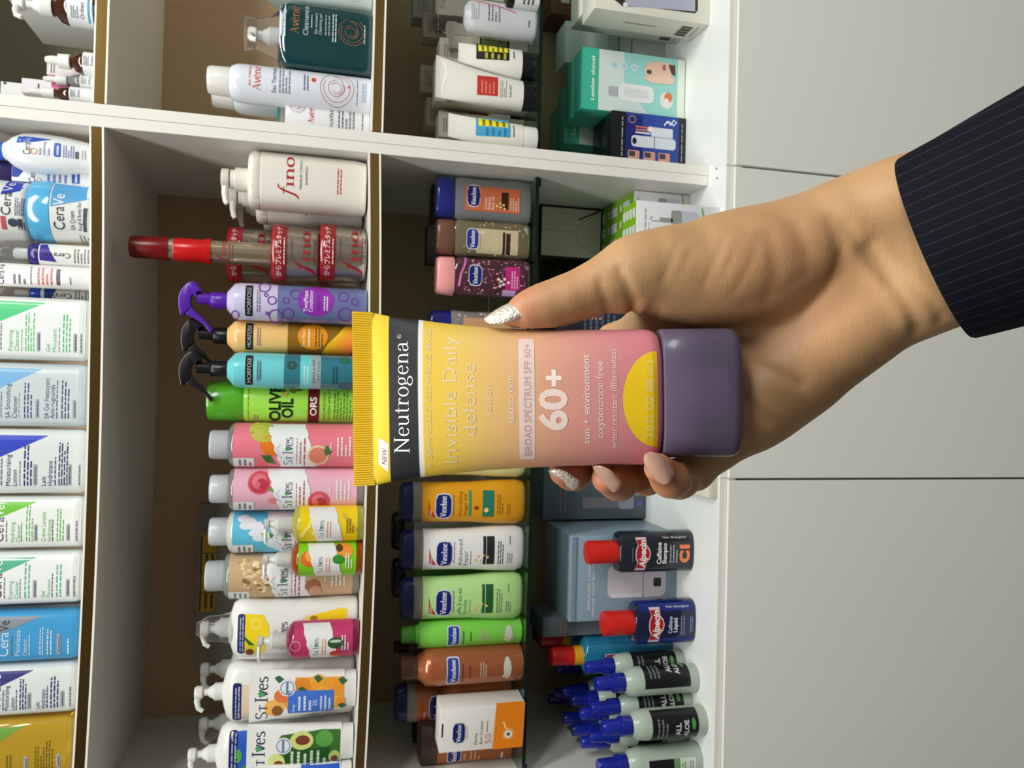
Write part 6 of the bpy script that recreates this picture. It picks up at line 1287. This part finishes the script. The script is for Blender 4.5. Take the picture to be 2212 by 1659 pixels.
GB = greenbox(1358, 1553, 449, 640, .055, None, 'white device carton with green lid, the front one mostly hidden by the hand', d2)
zl_ = GA.P.z+GA.h+.0008; ye_ = .215
I = It('empty_carton', 'small black-edged box with pale flap end under the glass shelf', 'box', 1168, None, 437, 545, 'E', .09, Yf=ye_, on=zl_, pm=1212)
I.h = atY(1168, 490, ye_).z-zl_; I.carton(C(20, 20, 20, .3)); z = I.h; w = I.w; A = Art(); A.rect(-w/2+.003, .003, w/2-.003, z-.002, C(206, 200, 186, .6), 1); A.line([(-w/2+.003, .003), (-w*.16, z*.42), (w*.12, z*.42), (w/2-.003, .003)], .0006, C(90, 84, 74), 2); A.line([(w*.02, z*.42), (w*.02, z-.002)], .0006, C(110, 104, 92), 2); A.line([(w/2-.004, .006), (w*.26, z*.4)], .003, C(60, 52, 44), 2); A.build(I.r, I.flat(), 0)
pack('dark_carton', 'dark brown printed carton in the shade behind the thumb', 1176, None, 590, 640, 'E', .07, .309, (44, 32, 20), lambda I: I.micro(1185, 1240, 632, 560, 7, C(80, 60, 40)))
pack('dark_carton', 'dark navy and cream patterned pack seen through the gap between thumb and palm', 1180, None, 645, 770, 'E', .10, .11, (34, 38, 50), lambda I: [I.ell(1255+9*(k % 4), 676+10*(k//4), 3, 3, C(190, 150, 110), 1, 8) for k in range(12)]+[I.micro(1240, 1320, 720, 668, 6, C(90, 90, 110))])
pack('flat_carton', 'flat cream carton lying at the front edge of the bottom board under the fingers', 1500, 1551, 985, 1067, 'E', .10, None, (222, 216, 202), None, pm=1530)
# ------------------------------------------------------------------ bottom board, right unit
def dev1(I):
    I.poly([(1296, -60), (1296, -8), (1330, 8), (1342, 18), (1400, 12), (1500, 22), (1505, 28), (1504, -60)], C(60, 50, 46), 2); I.poly([(1340, 0), (1348, 17), (1500, 28), (1498, 4), (1350, -6)], C(176, 176, 196), 3); I.ell(1338, 8, 5, 5, W_, 4); I.ell(1440, 13, 4, 1.6, C(60, 60, 70), 4, 8); I.micro(1512, 1524, 50, 22, 2, INK, 3)
WH = (222, 220, 206)
def wcart(label, dy, z=0):
    P0 = atZ(1532, 54, ZB); x1 = P0.x; h = .242
    P1 = atY(1285, 28, P0.y); h = P1.z-ZB; dep = .062
    o = It.__new__(It); o.w, o.h, o.d, o.top, o.base, o.pa, o.pb = .26, h, dep, 1285, 1532, -180, 41
    o.P = Vector((x1+.13+dy*.02, P0.y+dep/2+dy*(dep+.001), ZB+.0002)); o.r = empty('appliance_carton', o.P, label, 'box', 'white appliance cartons stacked side by side'); o.art = Art(); o.carton(C(*WH))
    # side print
    b = Art(); zz = h
    b.rect(-.020, h*.10, .016, h*.20, C(150, 150, 140), 1)
    for k in range(7): b.rect(-.019+k*.005, h*.105, -.019+k*.005+(.002 if k % 2 else .0035), h*.195, C(70, 70, 66), 2)
    b.rect(-.003, h*.40, .0015, h*.70, C(196, 194, 182), 1); b.rect(-.0014, h*.42, -.0002, h*.68, C(110, 108, 100), 2); b.rect(-.018, h*.05, .018, h*.07, C(170, 168, 160), 1)
    ob = b.build(o.r, lambda u, v: (-o.w/2, -u, v), 0, 'side_print', 0, 0)
    for v in ob.data.vertices: v.co.x = -o.w/2-.0004; 
    return o
o = wcart('big white appliance carton showing a dark device photo, frontmost at the photo edge', 0)
kx = o.h/(1532-1285); A = Art(); xl = -o.w/2
def wp(pts, m, l): A.poly([(xl+(41-p[1])*kx*1.0-(p[0]-1285)*0.0, o.h-(p[0]-1285)*kx) for p in pts], m, l)
wp([(1296, -60), (1296, 8), (1330, 22), (1342, 30), (1400, 24), (1500, 22), (1506, 14), (1504, -60)], C(60, 50, 46), 1); wp([(1345, 4), (1350, 28), (1500, 18), (1498, -40), (1350, -30)], C(176, 176, 196), 2)
A.micro(xl+.006, o.h-.225*1, .03, .012, 2, INK, 2); A.ell(xl+.012, o.h-.052, .004, .004, W_, 3); A.build(o.r, lambda u, v: -o.d/2, 0)
wcart('big white appliance carton directly behind the one with the device photo', 1)
pack('white_carton', 'plain white carton between the big cartons and the teal boxes', 1210, None, 78, 165, 'E', .06, .25, (226, 228, 228), None)
pack('white_carton', 'low white carton with faint grey panels, behind the teal box', 1300, None, 88, 160, 'E', .06, .18, (214, 214, 210), lambda I: [I.rect(1325, 1327, 105, 190, GREY, 1), I.rect(1355, 1357, 105, 190, GREY, 1)])
pack('brown_pack', 'brown wrapped pack in the rear corner above the white cartons', 1178, None, -60, 70, 'E', .08, .27, (110, 66, 46), lambda I: I.rect(1200, 1220, 20, 45, C(210, 200, 190), 1, r=.003))
TEA = (60, 168, 142)
def teal(I):
    a, b_ = I.pa, I.pb; I.rect(1284, 1462, a+1, b_-1, C(150, 208, 202), 1); I.rect(1284, 1340, a+1, b_-1, C(206, 218, 214), 2); I.rect(1462, 1480, a+1, b_-1, C(228, 232, 216), 1)
    I.poly([(1340, b_-1), (1340, a+60), (1380, b_-20), (1400, b_-1)], C(196, 214, 212), 3)
    I.text('Leather shovel', 1275, 8, b_-20, a+18, C(226, 240, 226), 2, bold=.02)
    I.rect(1306, 1330, 203, 224, C(168, 172, 176), 4, r=.003); I.rect(1328, 1408, 194, 231, C(224, 224, 224, .3), 5, r=.010); I.rect(1340, 1395, 204, 221, C(210, 212, 214), 6, r=.004)
    for x in (1318, 1340, 1362): I.ell(x, 158, 8, 8, C(196, 222, 226), 4); I.ell(x, 158, 5, 5, C(170, 200, 214), 5)
    SK = C(226, 190, 168); I.ell(1416, 160, 32, 21, SK, 5); I.ell(1428, 150, 24, 12, SK, 6); I.poly([(1382, 176), (1400, 186), (1450, 184), (1456, 172), (1440, 166)], C(232, 196, 176), 7); I.ell(1396, 163, 6, 5, C(70, 74, 90), 7); I.ell(1430, 150, 4, 7, C(190, 90, 90), 7); I.poly([(1440, 142), (1455, 142), (1456, 166), (1446, 160)], C(90, 56, 40), 7); I.ell(1372, 175, 10, 8, C(150, 150, 160), 6) if False else 0
    I.ell(1437, 220, 15, 18, C(222, 222, 218), 4); I.ell(1441, 213, 9, 11, C(214, 120, 70), 5); I.ell(1437, 224, 6, 9, C(230, 228, 220), 6)
T1 = pack('device_carton', 'teal skin device box with a face and white tool pictured, frontmost of the teal ones', 1248, 1480, 127, 257, 'E', .045, None, TEA, teal, pm=1365, group='teal skin device boxes in a row', rough=.3)
for k, (dx, dy, lb) in enumerate(((-.0, .047, 'teal skin device box, second in the row behind the frontmost'), (-.03, .098, 'teal skin device box, third in the row'), (-.055, .145, 'teal skin device box, rearmost in the row'))):
    dup(T1.r, (T1.P.x+dx, T1.P.y+dy, T1.P.z), lb)
def blackbox(I):
    I.rect(1342, 1464, 258, I.pb-2, C(34, 66, 150), 1, r=.004); I.rect(1342, 1380, 262, I.pb-4, C(22, 34, 110), 2, r=.003); I.micro(1330, 1337, I.pb-8, 268, 1, C(150, 150, 156), 3); I.micro(1468, 1474, I.pb-8, 270, 1, C(150, 150, 156), 3)
    SV = C(206, 212, 220, .3); I.rect(1400, 1450, 284, 304, SV, 3, r=.002); I.ell(1398, 289, 7, 6, C(226, 220, 214), 4); I.rect(1364, 1394, 285, 288, C(210, 110, 90), 4); I.rect(1364, 1394, 291, 294, C(210, 120, 100), 4); I.rect(1364, 1398, 297, 300, C(230, 226, 220), 4)
    I.rect(1355, 1457, 305, 329, SV, 3, r=.006); I.rect(1407, 1409, 305, 329, C(130, 110, 120), 4); I.ell(1362, 317, 5, 7, C(30, 24, 30), 5)
    I.ring(1356, 272, 9, 3, C(140, 110, 100), 3); I.line([(1430, 278), (1436, 268), (1444, 276), (1452, 264), (1458, 268), (1452, 276), (1440, 268), (1432, 274)], 3, C(226, 230, 240), 3)
    for x in (1348, 1384, 1418): I.rect(x, x+26, 337, 360, C(210, 150, 130), 3, r=.002); I.rect(x+2, x+16, 339, 350, C(60, 60, 70), 4)
K1 = pack('device_carton', 'black box with blue panel picturing silver tools, at the divider', 1310, 1481, 257, 380, 'E', .045, None, (20, 22, 26), blackbox, pm=1400, group='black boxes with blue panels in a row', rough=.3)
for k, (dx, dy, lb) in enumerate(((0, .0475, 'black box behind the one with the blue panel, at the divider'),)):
    dup(K1.r, (K1.P.x+dx+.0, K1.P.y+dy, K1.P.z), lb)
